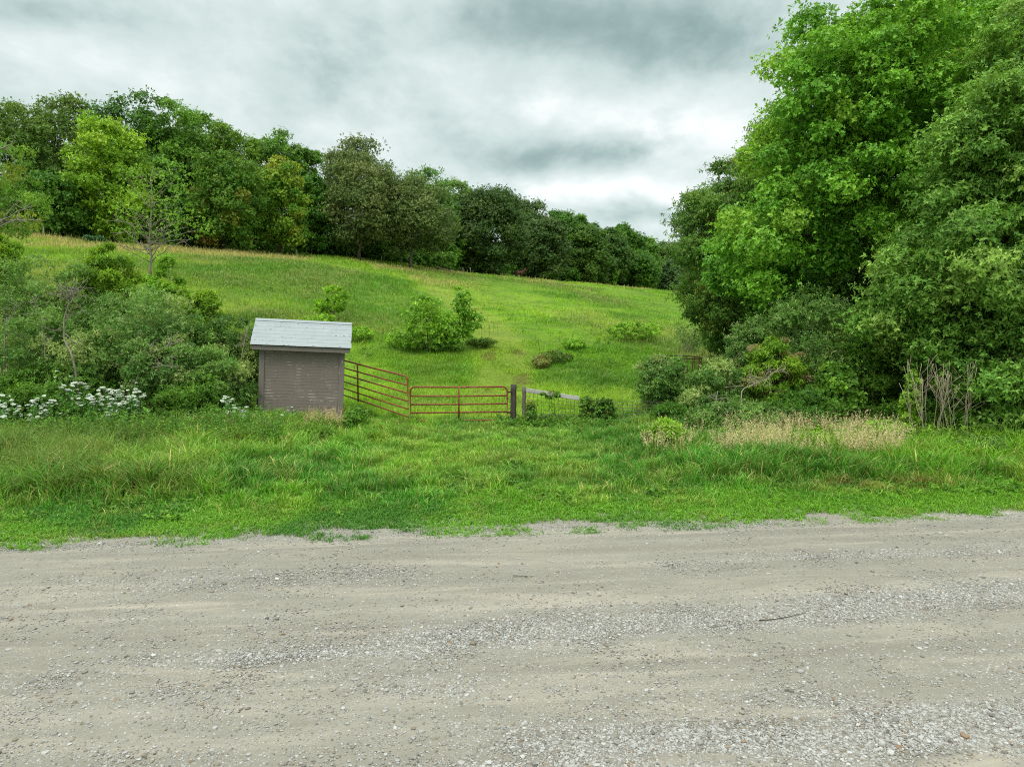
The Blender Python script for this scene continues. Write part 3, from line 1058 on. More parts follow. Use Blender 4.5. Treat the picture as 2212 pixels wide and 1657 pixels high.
def shrub(name, label, px, D, pytop, wpx, pal, seed, L=0.095, Wd=0.036, lobe_n=34, lobe_r=None, shoots=105, per=6, stems=15, bark=None, group=None,
          cat='shrub', droop=0.25, basef=0.20, depth=None, flat=0.75, extra=None, upb=0.35, whorl=0.9, fill=0.15, lobev=0.18, stem_r=0.02, base_px=None):
    rng = np.random.default_rng(seed)
    b = G(px if base_px is None else base_px, D)
    ztop = P(px, pytop, D)[2]
    xc = P(px, pytop, D)[0]
    hgt = max(ztop - b[2], 0.3)
    rx = wpx * D / FPX
    ry = depth or min(rx, 1.8)
    lobe_r = lobe_r or max(min(rx, hgt) * 0.30, 0.12)
    zc_ = b[2] + hgt * (1 + basef) / 2
    rz_ = hgt * (1 - basef) / 2 - lobe_r * 0.35
    root = thing(name, label, cat, b, group)
    ells = [((xc, D, zc_), (max(rx - lobe_r * 0.7, 0.05), max(ry - lobe_r * 0.7, 0.05), max(rz_, 0.05)), 1.0)]
    lobes = lobes_in(ells, lobe_n, rng, (0.35, 1.0))
    Q, c = foliage(lobes, np.array([xc, D, zc_]), lobe_r, rng, shoots, per, L, Wd, pal, flat, droop, upb, lobev=lobev, whorl=whorl, fill=fill)
    if extra:
        q2, c2 = extra(lobes, lobe_r, rng)
        Q, c = np.concatenate([Q, q2]), np.concatenate([c, c2])
    quads_mesh('foliage', Q, M_LEAF, root, col=c)
    mb = MB()
    for i in rng.permutation(len(lobes))[:stems]:
        s0 = b + np.array([rng.normal(0, 0.35 * rx + 0.03), rng.normal(0, 0.2 * ry), 0])
        s0[2] = T1(s0[0], s0[1]) - 0.03
        lp, lr = limb(s0, lobes[i], stem_r * rng.uniform(0.6, 1.2), 0.006, rng, 0, 8, 0.06, 0.10)
        mb.tube(lp, lr, 5)
        for _ in range(3):
            q = along(lp, rng.uniform(0.35, 0.9))
            e = q + unit(rng.normal(0, 1, 3) + np.array([0, 0, 0.5])) * hgt * rng.uniform(0.12, 0.28)
            a_, r_ = limb(q, e, stem_r * 0.4, 0.004, rng, 0, 5, 0.1, 0.05)
            mb.tube(a_, r_, 4)
    if mb.n:
        mb.build('stems', bark or M_TWIG, root, smooth=True)
    return root, lobes


def pal(*cols):
    return [(np.array(S(*c[:3])), c[3] if len(c) > 3 else 1.0) for c in cols]


P_DARK = pal((62, 106, 38), (74, 118, 42), (54, 96, 37))
P_MID = pal((72, 116, 42), (86, 130, 46), (62, 104, 39))
P_BRIGHT = pal((104, 146, 44), (122, 160, 52), (88, 132, 40))
P_BROWNG = pal((72, 104, 42), (64, 98, 40), (80, 110, 48))
P_OAK = pal((76, 102, 60), (88, 112, 70), (66, 94, 52), (100, 118, 78, 0.5))
P_ORANGE = pal((66, 110, 40, 5), (104, 114, 46, .7), (80, 120, 44, 2), (122, 104, 52, 0.15))
P_YEL = pal((112, 142, 52, 1.1), (98, 136, 48, 1.2), (70, 118, 42, 2.0), (124, 138, 54, 0.4))
P_OAKD = pal((60, 90, 50), (72, 100, 58), (52, 84, 44))
P_MAPLE = pal((84, 138, 46), (98, 150, 52), (70, 122, 40), (116, 158, 60, 0.35))
P_MAPLE2 = pal((112, 152, 46), (98, 144, 44), (138, 164, 58, 0.4))
P_MAPLED = pal((80, 126, 52), (96, 140, 64), (66, 110, 46), (124, 162, 88, 0.5))
P_LOCUST = pal((72, 112, 50), (86, 126, 58), (62, 100, 46), (104, 122, 58, 0.3))
P_DOG = pal((74, 114, 56), (88, 128, 66), (62, 102, 48), (128, 152, 102, 0.5))
P_DOGP = pal((76, 118, 60), (90, 132, 70), (64, 106, 52), (132, 158, 106, 0.5))
P_SUM = pal((90, 132, 38), (104, 142, 40), (76, 118, 36))
P_LGREEN = pal((98, 146, 46), (116, 160, 56), (84, 130, 40))

# ------------------------------------------------------------------ the wood on the ridge
def ridge_D(px):
    u = (px - 1106) / FPX
    tt = (55 + 85 * u) / (105 - 145 * u)
    return 85 + 145 * tt


def wood_tree(name, label, px, pytop, wpx, extraD, palx, seed, low=0.0, narrow=0.8, dens=1.0, L=0.30, lobe_n=62, trunk_r=0.28, bark=None, D=None, droop=0.05, base_px=None, limbs=12, twigs=0, upb=0.4, shoots=None, lobev=0.16):
    D = (D or ridge_D(px)) + extraD
    g = G(px if base_px is None else base_px, D)
    top = P(px, pytop, D)
    H = top[2] - g[2]
    r = wpx * D / FPX
    z0, z1 = g[2] + H * low, top[2]
    lr = max(r * 0.26, 0.9)
    zc_ = (z0 + z1) / 2
    e = [((top[0], D, z0 + (z1 - z0) * 0.42), (r - lr * .6, min(r, 7) - lr * .6, (z1 - z0) * 0.42 - lr * .3), 1.3),
         ((top[0], D, z0 + (z1 - z0) * 0.70), ((r - lr * .6) * narrow, (min(r, 7) - lr * .6) * narrow, (z1 - z0) * 0.30 - lr * .45), 1.0)]
    sh = shoots or int(85 * dens * max(lr, 0.9) ** 1.2)
    s = L * (D / 100.0) ** 0.5
    return tree(name, label, g, e, lobe_n, lr, sh, 5, s, s * 0.62, palx, seed, trunk_r * H / 16, bark or M_BARKD, 'trees of the wood on the ridge', limbs=limbs, droop=droop, twigs=twigs, upb=upb, lobev=lobev)


WOOD = [
    # back rows, their tops against the sky
    ('ash_tree', 'olive green tree at the left end of the skyline', 20, 222, 95, 16, P_BROWNG, {}),
    ('ash_tree', 'brownish green rounded tree behind the bright yellow green one, left side', 118, 203, 95, 20, P_BROWNG, {}),
    ('maple_tree', 'dark green tall tree peaking above the bright yellow green tree', 285, 198, 85, 17, P_DARK, {}),
    ('maple_tree', 'mid green tree just right of the tallest dark one', 365, 212, 75, 14, P_MID, {}),
    ('hickory_tree', 'mid green tree on the skyline over the bare stemmed sapling', 425, 240, 75, 20, P_MID, {}),
    ('hickory_tree', 'grassy green spreading tree on the skyline over the orange tinged tree', 500, 262, 70, 14, pal((84, 122, 40), (70, 108, 38)), {}),
    ('hickory_tree', 'dark leafy tree on the skyline behind the yellow leaved tree', 592, 280, 68, 16, P_MID, {}),
    ('maple_tree', 'small topped green tree between the yellow leaved tree and grey oak', 655, 308, 52, 14, P_MID, {}),
    ('locust_tree', 'wispy grey green tree top rising behind the big grey oak', 770, 305, 82, 13, pal((84, 106, 66), (70, 96, 58)), dict(dens=0.7, upb=0.6)),
    ('locust_tree', 'feathery green tree between the grey oak and dark oak skyline', 915, 368, 66, 14, pal((70, 112, 52), (82, 122, 58)), {}),
    ('locust_tree', 'pale feathery tree peeping over the dark oak at its left', 985, 392, 50, 16, pal((78, 116, 58), (90, 126, 66)), {}),
    ('oak_tree', 'dark tree crown behind where the horses stand', 1140, 428, 58, 13, P_OAKD, {}),
    ('oak_tree', 'small dark crown on the skyline right of the horses', 1205, 452, 45, 14, P_DARK, {}),
    ('oak_tree', 'dark crown in the dip of the skyline beside the pair of rounded trees', 1262, 462, 40, 12, P_DARK, {}),
    ('oak_tree', 'far dark green tree on the falling skyline', 1352, 486, 45, 8, P_DARK, {}),
    ('oak_tree', 'last dark tree on the falling skyline before the low far trees', 1388, 512, 34, 5, P_MID, {}),
    # front row along the pasture edge
    ('maple_tree', 'dark low tree under the drooping light green left tree', 92, 372, 85, 3, P_DARK, {}),
    ('linden_tree', 'bright yellow green dense tree standing out in the left wood', 222, 238, 84, 2, P_BRIGHT, dict(dens=1.5, lobe_n=64)),
    ('maple_tree', 'dark green tree behind the bare stemmed sapling', 330, 330, 72, 4, P_DARK, {}),
    ('walnut_tree', 'green tree tinged orange on its outer leaves', 480, 322, 84, 2, P_ORANGE, {}),
    ('walnut_tree', 'yellow leaved tree in the middle of the left wood', 604, 338, 60, 1, P_YEL, dict(low=0.05)),
    ('maple_tree', 'dark green narrow tree between the yellow leaved tree and grey oak', 672, 385, 46, 5, P_DARK, dict(low=0.04)),
    ('oak_tree', 'big grey olive oak with bare lower limbs, the taller of two', 775, 322, 88, 0, P_OAK, dict(low=0.09, twigs=3, limbs=24, lobe_n=60, bark=M_BARK, L=0.26)),
    ('oak_tree', 'rounded grey olive oak with pale trunk standing at the pasture edge', 888, 388, 92, -7, P_OAK, dict(low=0.13, twigs=3, limbs=24, lobe_n=60, bark=M_TWIG, L=0.26)),
    ('oak_tree', 'large dark grey green oak directly left of the horses', 1060, 402, 90, 2, P_OAKD, dict(lobe_n=64, low=0.03)),
    ('maple_tree', 'bright green tree filling the gap left of the dark oak', 965, 455, 40, 8, P_MID, dict(low=0.03)),
    ('oak_tree', 'dark tree at the wood edge behind the two horses', 1172, 466, 62, 2, P_OAKD, dict(low=0.0)),
    ('linden_tree', 'deep green rounded tree, left of a matched pair', 1270, 488, 52, 0, pal((58, 94, 40), (70, 104, 44)), dict(low=0.0)),
    ('linden_tree', 'deep green rounded tree, right of a matched pair', 1322, 496, 46, 2, pal((54, 90, 42), (66, 100, 44)), dict(low=0.0)),
    ('maple_tree', 'dark wide tree at the right foot of the wood', 1382, 545, 46, -6, P_DARK, dict(low=0.0)),
    ('maple_tree', 'paler far tree before the gap in the treeline', 1440, 524, 46, 6, pal((70, 104, 56), (82, 114, 62)), dict(low=0.0)),
    ('spruce_tree', 'pointed blue green young evergreen at the far right field corner', 1446, 560, 26, -8, pal((62, 96, 66), (72, 104, 72)), dict(low=0.0, narrow=0.35)),
    ('maple_tree', 'dark far tree partly hidden by the right hand locust', 1505, 540, 50, 0, P_DARK, dict(low=0.0)),
]
for i, (nm, lab, px, pt, wp, ex, pl, kw) in enumerate(WOOD):
    if i < 16:
        wp *= 1.14                                              # the back rows close up into one skyline
    wood_tree(nm, lab, px, pt, wp, ex, pl, 100 + i, **kw)

# the dark interior of the wood: one mass of saplings and brush behind the front trees
rg = np.random.default_rng(290)
m = 1500
tt = rg.uniform(-0.35, 1.35, m)
offs = rg.uniform(4.5, 24, m)
lob = np.stack([-55 + 105 * tt - 0.81 * offs, 85 + 145 * tt + 0.587 * offs, np.zeros(m)], 1)
lob[:, 2] = terrain(lob[:, 0], lob[:, 1]) + rg.uniform(0.1, 1.0, m) * (1.6 + 0.22 * offs)
Q, c = foliage(lob, lob.mean(0), 1.9, rg, 45, 5, 0.6, 0.4, P_DARK, fill=0.2)
tag(quads_mesh('undergrowth', Q, M_LEAF, col=c), 'dark brush filling the inside of the wood behind its front trees', kind='stuff')

# low growth along the wood edge and field corner
EDGE = [
    ('shrub', 'dark low bush at the foot of the yellow leaved tree', 640, 545, 30, P_DARK), ('shrub', 'dark bush under the bright yellow green tree', 215, 515, 60, P_DARK),
    ('shrub', 'dark green bush at the foot of the orange tinged tree', 500, 520, 50, P_DARK), ('shrub', 'dark bush below the taller grey oak', 830, 550, 36, P_DARK),
    ('shrub', 'green bush right of the pale oak trunk', 955, 545, 30, P_MID), ('shrub', 'low dark growth left of the horses', 1050, 566, 40, P_DARK),
    ('shrub', 'yellow green bush just right of the horses', 1185, 560, 26, P_BROWNG), ('shrub', 'dark bush between the horses and paired trees', 1225, 575, 28, P_DARK),
    ('shrub', 'small bright green bush at the wood edge below the paired trees', 1325, 578, 13, P_LGREEN), ('shrub', 'wide light green bush at the far field corner', 1392, 592, 26, P_MID),
    ('shrub', 'dark low bush left of the sapling at the wood edge', 120, 505, 50, P_DARK), ('shrub', 'dark bush closing the treeline behind the locust', 1500, 590, 40, P_DARK),
    ('shrub', 'blue green juniper bush at the left pasture fence', 205, 512, 16, pal((58, 98, 72), (70, 108, 80))), ('shrub', 'dark undergrowth between the two grey oaks', 700, 555, 34, P_DARK),
]
for i, (nm, lab, px, pt, wp, pl) in enumerate(EDGE):
    Dd = ridge_D(px) + (4 if 'dark' in lab else -3)
    shrub(nm, lab, px, Dd, pt, wp, pl, 300 + i, L=0.3, Wd=0.18, lobe_n=18, shoots=60, per=5, stems=3, bark=M_BARKD, basef=0.0, group='bushes along the edge of the wood', depth=2.2)

# ------------------------------------------------------------------ the big trees on the right
def ell(px, py, D, rpx, rpy, ry, wt=1.0):
    k = D / FPX
    return (tuple(P(px, py, D)), (rpx * k, ry, rpy * k), wt)


tree('maple_tree', 'tall light green maple with visible grey limbs, left of the dark maple', G(1975, 29.5),
     [ell(1822, 205, 27.5, 122, 150, 2.8, 1.2), ell(1945, 175, 28.5, 165, 180, 3.5, 1.5), ell(1860, 400, 28, 200, 170, 3.2, 1.3), ell(1765, 335, 27.5, 105, 125, 2.4, 0.8),
      ell(2050, 420, 28.5, 190, 220, 3.2, 1.0), ell(1650, 530, 26.5, 90, 90, 1.6, 0.5), ell(1768, 110, 27.8, 52, 62, 1.2, 0.3)],
     230, 0.82, 190, 5, 0.135, 0.085, P_MAPLE, 501, 0.34, M_BARK, trunk_top=tuple(P(1780, 110, 28)), limbs=40, droop=0.12, twigs=2, shell=(0.45, 1.0), flat=0.6, group='big trees on the right')
tree('maple_tree', 'yellow green maple crown rising highest at the top right', G(2080, 35),
     [ell(2075, 60, 34, 120, 140, 3.2, 1.2), ell(2010, 230, 34, 130, 160, 3.0, 1.0), ell(2190, 130, 34, 100, 160, 3.0, .8), ell(2075, -60, 34, 85, 90, 2.4, .6)],
     110, 1.0, 200, 5, 0.16, 0.10, P_MAPLE2, 502, 0.32, M_BARK, limbs=24, droop=0.1, group='big trees on the right')
tree('maple_tree', 'dark green silver maple whose foliage hangs to the ground at far right', G(2180, 22.5),
     [ell(2080, 560, 22, 150, 170, 2.2, 1.5), ell(1985, 660, 22.5, 90, 110, 1.8, 0.9), ell(2080, 760, 22.2, 90, 90, 1.6, .6), ell(2200, 330, 22, 150, 170, 2.4, 1.2), ell(2240, 650, 21.5, 190, 230, 2.4, 1.5), ell(2160, 850, 21, 100, 110, 1.6, 0.8),
      ell(2330, 300, 22.5, 150, 300, 2.5, 0.8), ell(2120, 410, 22, 100, 110, 1.8, .8), ell(2245, 110, 23, 90, 150, 2.2, 0.7)],
     230, 0.70, 200, 5, 0.135, 0.066, P_MAPLED, 503, 0.3, M_BARKD, trunk_top=tuple(P(2200, 120, 22.5)), limbs=34, droop=0.30, twigs=2, shell=(0.45, 1.0), flat=0.62, group='big trees on the right')
tree('locust_tree', 'dark feathery locust with drooping sprays, leftmost of the big right trees', G(1640, 38),
     [ell(1612, 475, 37, 122, 120, 2.8, 1.3), ell(1570, 620, 37, 85, 110, 2.4, 1.0), ell(1690, 365, 37.5, 80, 80, 2.2, .8), ell(1730, 540, 38, 130, 200, 3.0, 1.0), ell(1530, 500, 36.5, 60, 90, 1.6, .6), ell(1600, 700, 37, 90, 60, 2, .5)],
     170, 0.85, 240, 6, 0.18, 0.05, P_LOCUST, 504, 0.28, M_BARKD, limbs=30, droop=0.5, twigs=1, flat=0.7, group='big trees on the right', whorl=0.7)
tree('maple_tree', 'low bright green maple bough sweeping out in front of the locust', G(1740, 31),
     [ell(1640, 520, 30.5, 85, 70, 1.6, 1.0), ell(1585, 580, 30.5, 50, 60, 1.2, .6), ell(1690, 640, 31, 70, 60, 1.4, .6)],
     60, 0.6, 140, 5, 0.13, 0.085, pal((82, 138, 46), (94, 148, 52), (70, 124, 42)), 505, 0.14, M_BARK, limbs=14, droop=0.15, flat=0.6, group='big trees on the right')
tree('maple_tree', 'deep shaded maple standing behind the limbs of the light maple', G(1900, 37),
     [ell(1850, 560, 36, 150, 150, 2.5, 1.0), ell(2020, 560, 34, 150, 170, 2.5, 1.0), ell(2150, 640, 30, 120, 170, 2.5, 1.0)],
     80, 1.1, 170, 5, 0.2, 0.12, P_MID, 506, 0.25, M_BARKD, limbs=16, droop=0.1, group='big trees on the right')

# ------------------------------------------------------------------ left: sapling, edge tree, thicket
def bare_twigs(root, base, top, n, spread, rng, mat, r0, name='bare_branches'):
    mb = MB()
    for _ in range(n):
        q = base + (top - base) * rng.uniform(0.12, 0.75)
        d = unit(np.array([rng.normal(0, 1), rng.normal(0, 0.6), rng.uniform(0.1, 0.9)]))
        e = q + d * spread * rng.uniform(0.5, 1.0)
        lp, lr = limb(q, e, r0 * rng.uniform(0.4, 0.8), 0.008, rng, 0, 7, 0.08, 0.0)
        mb.tube(lp, lr, 5)
        for _k in range(4):
            q2 = along(lp, rng.uniform(0.3, 0.95))
            e2 = q2 + unit(d + rng.normal(0, 0.7, 3)) * spread * rng.uniform(0.15, 0.4)
            a_, r_ = limb(q2, e2, r0 * 0.25, 0.006, rng, 0, 5, 0.1, 0.0)
            mb.tube(a_, r_, 4)
    return mb.build(name, mat, root, smooth=True)


Ds = 50
b = G(325, Ds)
rt, lb = tree('sapling_tree', 'thin light green sapling with bare grey lower branches before the wood', b,
              [ell(345, 400, Ds, 62, 52, 1.5, 1.2), ell(360, 480, Ds, 75, 45, 1.6, 0.9), ell(290, 470, Ds, 45, 50, 1.2, 0.5), ell(410, 500, Ds, 40, 36, 1.2, .4)],
              50, 0.60, 15, 5, 0.15, 0.07, pal((92, 138, 48), (106, 150, 54), (80, 124, 44)), 511, 0.10, M_DEAD, limbs=30, twigs=2, trunk_top=tuple(P(332, 360, Ds)), low=0.15, group=None)
bare_twigs(rt, b, P(330, 370, Ds), 16, 3.0, np.random.default_rng(512), M_DEAD, 0.06)

De = 58
b = G(-40, De)
rt, lb = tree('locust_tree', 'drooping light green tree at the left edge with dead bare lower boughs', b,
              [ell(-10, 390, De, 85, 60, 2.5, 1.2), ell(40, 460, De, 75, 50, 2.2, 1.0), ell(-60, 340, De, 60, 60, 2.2, .6), ell(20, 350, De, 40, 30, 1.5, .4)],
              46, 0.8, 42, 6, 0.24, 0.07, pal((82, 126, 48), (96, 136, 52), (66, 110, 46), (120, 136, 56, .3)), 513, 0.22, M_BARK, limbs=16, droop=0.5)
rg = np.random.default_rng(514)
for (a_, c_) in [((-30, 500), (70, 445)), ((-20, 505), (50, 470)), ((0, 480), (95, 478)), ((-10, 330), (28, 310)), ((0, 490), (40, 430))]:
    mb = MB()
    lp, lr = limb(P(*a_, De - 3), P(*c_, De - 3.5), 0.09, 0.02, rg, 0, 8, 0.05, 0.03)
    mb.tube(lp, lr, 5)
    for _ in range(6):
        q = along(lp, rg.uniform(0.3, 0.95))
        e = q + unit(rg.normal(0, 1, 3) + np.array([0.6, 0, 0.3])) * rg.uniform(0.5, 1.3)
        a2, r2 = limb(q, e, 0.03, 0.008, rg, 0, 5, 0.1, 0)
        mb.tube(a2, r2, 4)
    mb.build('dead_bough', M_DEAD, rt, smooth=True)


def pale_tips(frac, colr, size=0.05):
    def f(lobes, lr, rng):
        n = int(len(lobes) * frac)
        li = rng.integers(0, len(lobes), n)
        d = unit(rng.normal(0, 1, (n, 3)) + np.array([0, -0.2, 0.8]))
        p = lobes[li] + d * lr * rng.uniform(0.95, 1.15, (n, 1)) * np.array([1, 1, 0.75])
        k = 7
        pp = np.repeat(p, k, 0) + rng.normal(0, size * 0.8, (n * k, 3))
        ld = unit(rng.normal(0, 1, (n * k, 3)) * np.array([1, 1, 0.4]))
        nr = unit(np.array([0, 0, 1.0]) + rng.normal(0, 0.3, (n * k, 3)))
        nr = unit(nr - ld * np.sum(nr * ld, 1, keepdims=True))
        return leaf_quads(pp, ld, nr, np.full(n * k, size), np.full(n * k, size * 0.8)), np.array(S(*colr)) * rng.uniform(0.8, 1.15, (n * k, 1))
    return f


CREAM = (140, 162, 114)
THICKET = [
    ('dogwood_shrub', 'grey green shrub behind the crooked dead stem, middle of the left thicket', 105, 27.5, 598, 95, P_DOG, dict(extra=pale_tips(5, CREAM), basef=0.1)),
    ('dogwood_shrub', 'dense green shrub under the yellow green sumac', 245, 27, 606, 90, P_DOG, dict(basef=0.05)),
    ('dogwood_shrub', 'green shrub between the olive sumac and pale bloom shrub', 395, 27.5, 650, 80, P_DOG, dict(basef=0.05, extra=pale_tips(4, CREAM))),
    ('dogwood_shrub', 'grey green shrub with cream berry clusters at the far left of the thicket', 40, 26.5, 560, 105, P_DOG, dict(extra=pale_tips(7, CREAM))),
    ('dogwood_shrub', 'dark blue green shrub top between the left edge and the yellow green sumac', 150, 27, 560, 78, P_DOG, dict(extra=pale_tips(5, CREAM))),
    ('sumac_shrub', 'yellow green sumac rising above the left thicket', 232, 28, 528, 58, P_SUM, dict(L=0.13, Wd=0.04, droop=0.45, basef=0.45)),
    ('sumac_shrub', 'yellow green sumac top at the very left edge over the thicket', 5, 29.5, 508, 42, P_SUM, dict(L=0.13, Wd=0.04, droop=0.45, basef=0.55)),
    ('willow_shrub', 'light green upright shrub below the bare stemmed sapling', 352, 31, 548, 50, P_LGREEN, dict(L=0.12, Wd=0.05)),
    ('dogwood_shrub', 'broad grey green shrub with pale bloom in the middle of the left thicket', 318, 25, 632, 108, P_DOGP, dict(extra=pale_tips(8, (150, 160, 124)), basef=0.36)),
    ('sumac_shrub', 'olive yellow sumac shrub spilling over the right side of the left thicket', 432, 26.5, 618, 52, P_SUM, dict(L=0.13, Wd=0.04, droop=0.4, basef=0.4)),
    ('dogwood_shrub', 'green shrub on the thicket slope right of the olive sumac', 470, 26, 672, 66, P_DOG, dict(basef=0.15)),
    ('dogwood_shrub', 'grey green shrub pressed against the left end of the shed', 530, 26.6, 676, 48, P_DOG, dict(basef=0.10)),
    ('viburnum_shrub', 'grey stemmed shrub with leafy top at the left foreground of the thicket', 80, 24.2, 668, 98, P_DOG, dict(basef=0.25, stems=26, stem_r=0.022)),
    ('viburnum_shrub', 'drooping pale flecked shrub behind the white flowers', 340, 23.6, 715, 80, P_DOGP, dict(extra=pale_tips(9, (140, 144, 108), 0.06), basef=0.28, stems=16)),
    ('viburnum_shrub', 'dark leafy shrub in the left thicket right of the dead pale stem', 205, 24.2, 720, 92, P_DOG, dict(basef=0.30, stems=18)),
    ('viburnum_shrub', 'low mid green shrub filling the thicket foot beside the shed', 470, 23.8, 745, 82, P_DOG, dict(basef=0.06, stems=12)),
    ('viburnum_shrub', 'dark low bush left of the shed base', 420, 23.0, 812, 72, P_MID, dict(basef=0.0, stems=8)),
    ('viburnum_shrub', 'dark leaves low in the thicket behind the left white flowers', 130, 23.2, 800, 120, P_MID, dict(basef=0.0, stems=14)),
    ('viburnum_shrub', 'leafy green bush at the left frame edge behind the flowers', 10, 22.6, 812, 70, P_MID, dict(basef=0.0, stems=8)),
]
for i, (nm, lab, px, D, pt, wp, pl, kw) in enumerate(THICKET):
    shrub(nm, lab, px, D, pt, wp, pl, 540 + i, group='shrubs of the left thicket', **kw)

# dead pale stems in the left thicket
def dead_stem(label, pts, D, r0, seed, nt=10, tw=0.8, cat='dead tree', name='dead_tree', mat=None, top_n=0):
    rg = np.random.default_rng(seed)
    b = G(pts[0][0], D)
    root = thing(name, label, cat, b)
    W3 = np.array([P(px, py, D + rg.normal(0, 0.12)) for px, py in pts])
    W3[0] = b - np.array([0, 0, 0.05])
    tt = np.linspace(0, len(W3) - 1, 4 * len(W3))
    sp = np.stack([np.interp(tt, np.arange(len(W3)), W3[:, k]) for k in range(3)], 1)
    sp[1:-1] = (sp[:-2] + 2 * sp[1:-1] + sp[2:]) / 4
    mb = MB()
    mb.tube(sp, np.linspace(r0, r0 * 0.3, len(sp)), 8)
    for k in range(nt + top_n):
        q = along(sp, rg.uniform(0.35, 0.95) if k < nt else rg.uniform(0.8, 1.0))
        e = q + unit(rg.normal(0, 1, 3) * np.array([1, 0.6, 0.6]) + np.array([0, 0, 0.45])) * tw * rg.uniform(0.4, 1.0)
        a_, r_ = limb(q, e, r0 * 0.35, 0.006, rg, 0, 6, 0.12, 0.0)
        mb.tube(a_, r_, 5)
        for _ in range(3):
            q2 = along(a_, rg.uniform(0.3, 0.9))
            a2, r2 = limb(q2, q2 + unit(rg.normal(0, 1, 3) + np.array([0, 0, 0.3])) * tw * 0.35, r0 * 0.16, 0.004, rg, 0, 4, 0.1, 0)
            mb.tube(a2, r2, 4)
    mb.build('trunk', mat or M_DEAD, root, smooth=True)
    return root


dead_stem('crooked pale dead stem with a tangle of twigs in the left thicket', [(183, 862), (158, 770), (138, 735), (138, 690), (150, 650), (158, 620)], 22.9, 0.036, 571, 10, 0.8, top_n=14)
dead_stem('thin grey leaning stem between the crooked dead stem and left edge', [(100, 850), (97, 740), (85, 680), (70, 640)], 23.1, 0.022, 572, 6, 0.6)
dead_stem('bare grey stem at the left frame edge', [(8, 840), (10, 720), (24, 680), (52, 650)], 23.0, 0.024, 573, 6, 0.6)
dead_stem('arching dead branch bending right over the white flowers', [(255, 865), (275, 800), (330, 760), (395, 735)], 22.8, 0.022, 574, 7, 0.6, name='dead_branch', cat='branch')
dead_stem('second lower arching dead branch left of the shed', [(262, 870), (300, 800), (340, 792), (400, 790)], 22.6, 0.018, 575, 7, 0.5, name='dead_branch', cat='branch')
dead_stem('forked thin grey stem rising above the thicket next to the shed roof', [(690 * .745, 860), (522, 770), (532, 720), (545, 690)], 24.3, 0.022, 576, 6, 0.6)

# ------------------------------------------------------------------ right thicket
def red_heads(frac, colr):
    def f(lobes, lr, rng):
        n = int(len(lobes) * frac)
        li = rng.integers(0, len(lobes), n)
        d = unit(rng.normal(0, 1, (n, 3)) * np.array([1, 1, .5]) + np.array([0, -0.7, 0.9]))
        p = lobes[li] + d * lr * rng.uniform(1.25, 1.5, (n, 1)) * np.array([1, 1, 0.9])
        k = 130
        dd = unit(rng.normal(0, 1, (n * k, 3)) + np.array([0, 0, 0.7]))
        pp = np.repeat(p, k, 0) + dd * np.array([0.17, 0.17, 0.10]) * rng.uniform(0.6, 1.05, (n * k, 1))
        nr = unit(np.cross(dd, rng.normal(0, 1, (n * k, 3))))
        return leaf_quads(pp, dd, nr, np.full(n * k, 0.05), np.full(n * k, 0.034)), np.array(S(*colr)) * rng.uniform(0.75, 1.2, (n * k, 1))
    return f


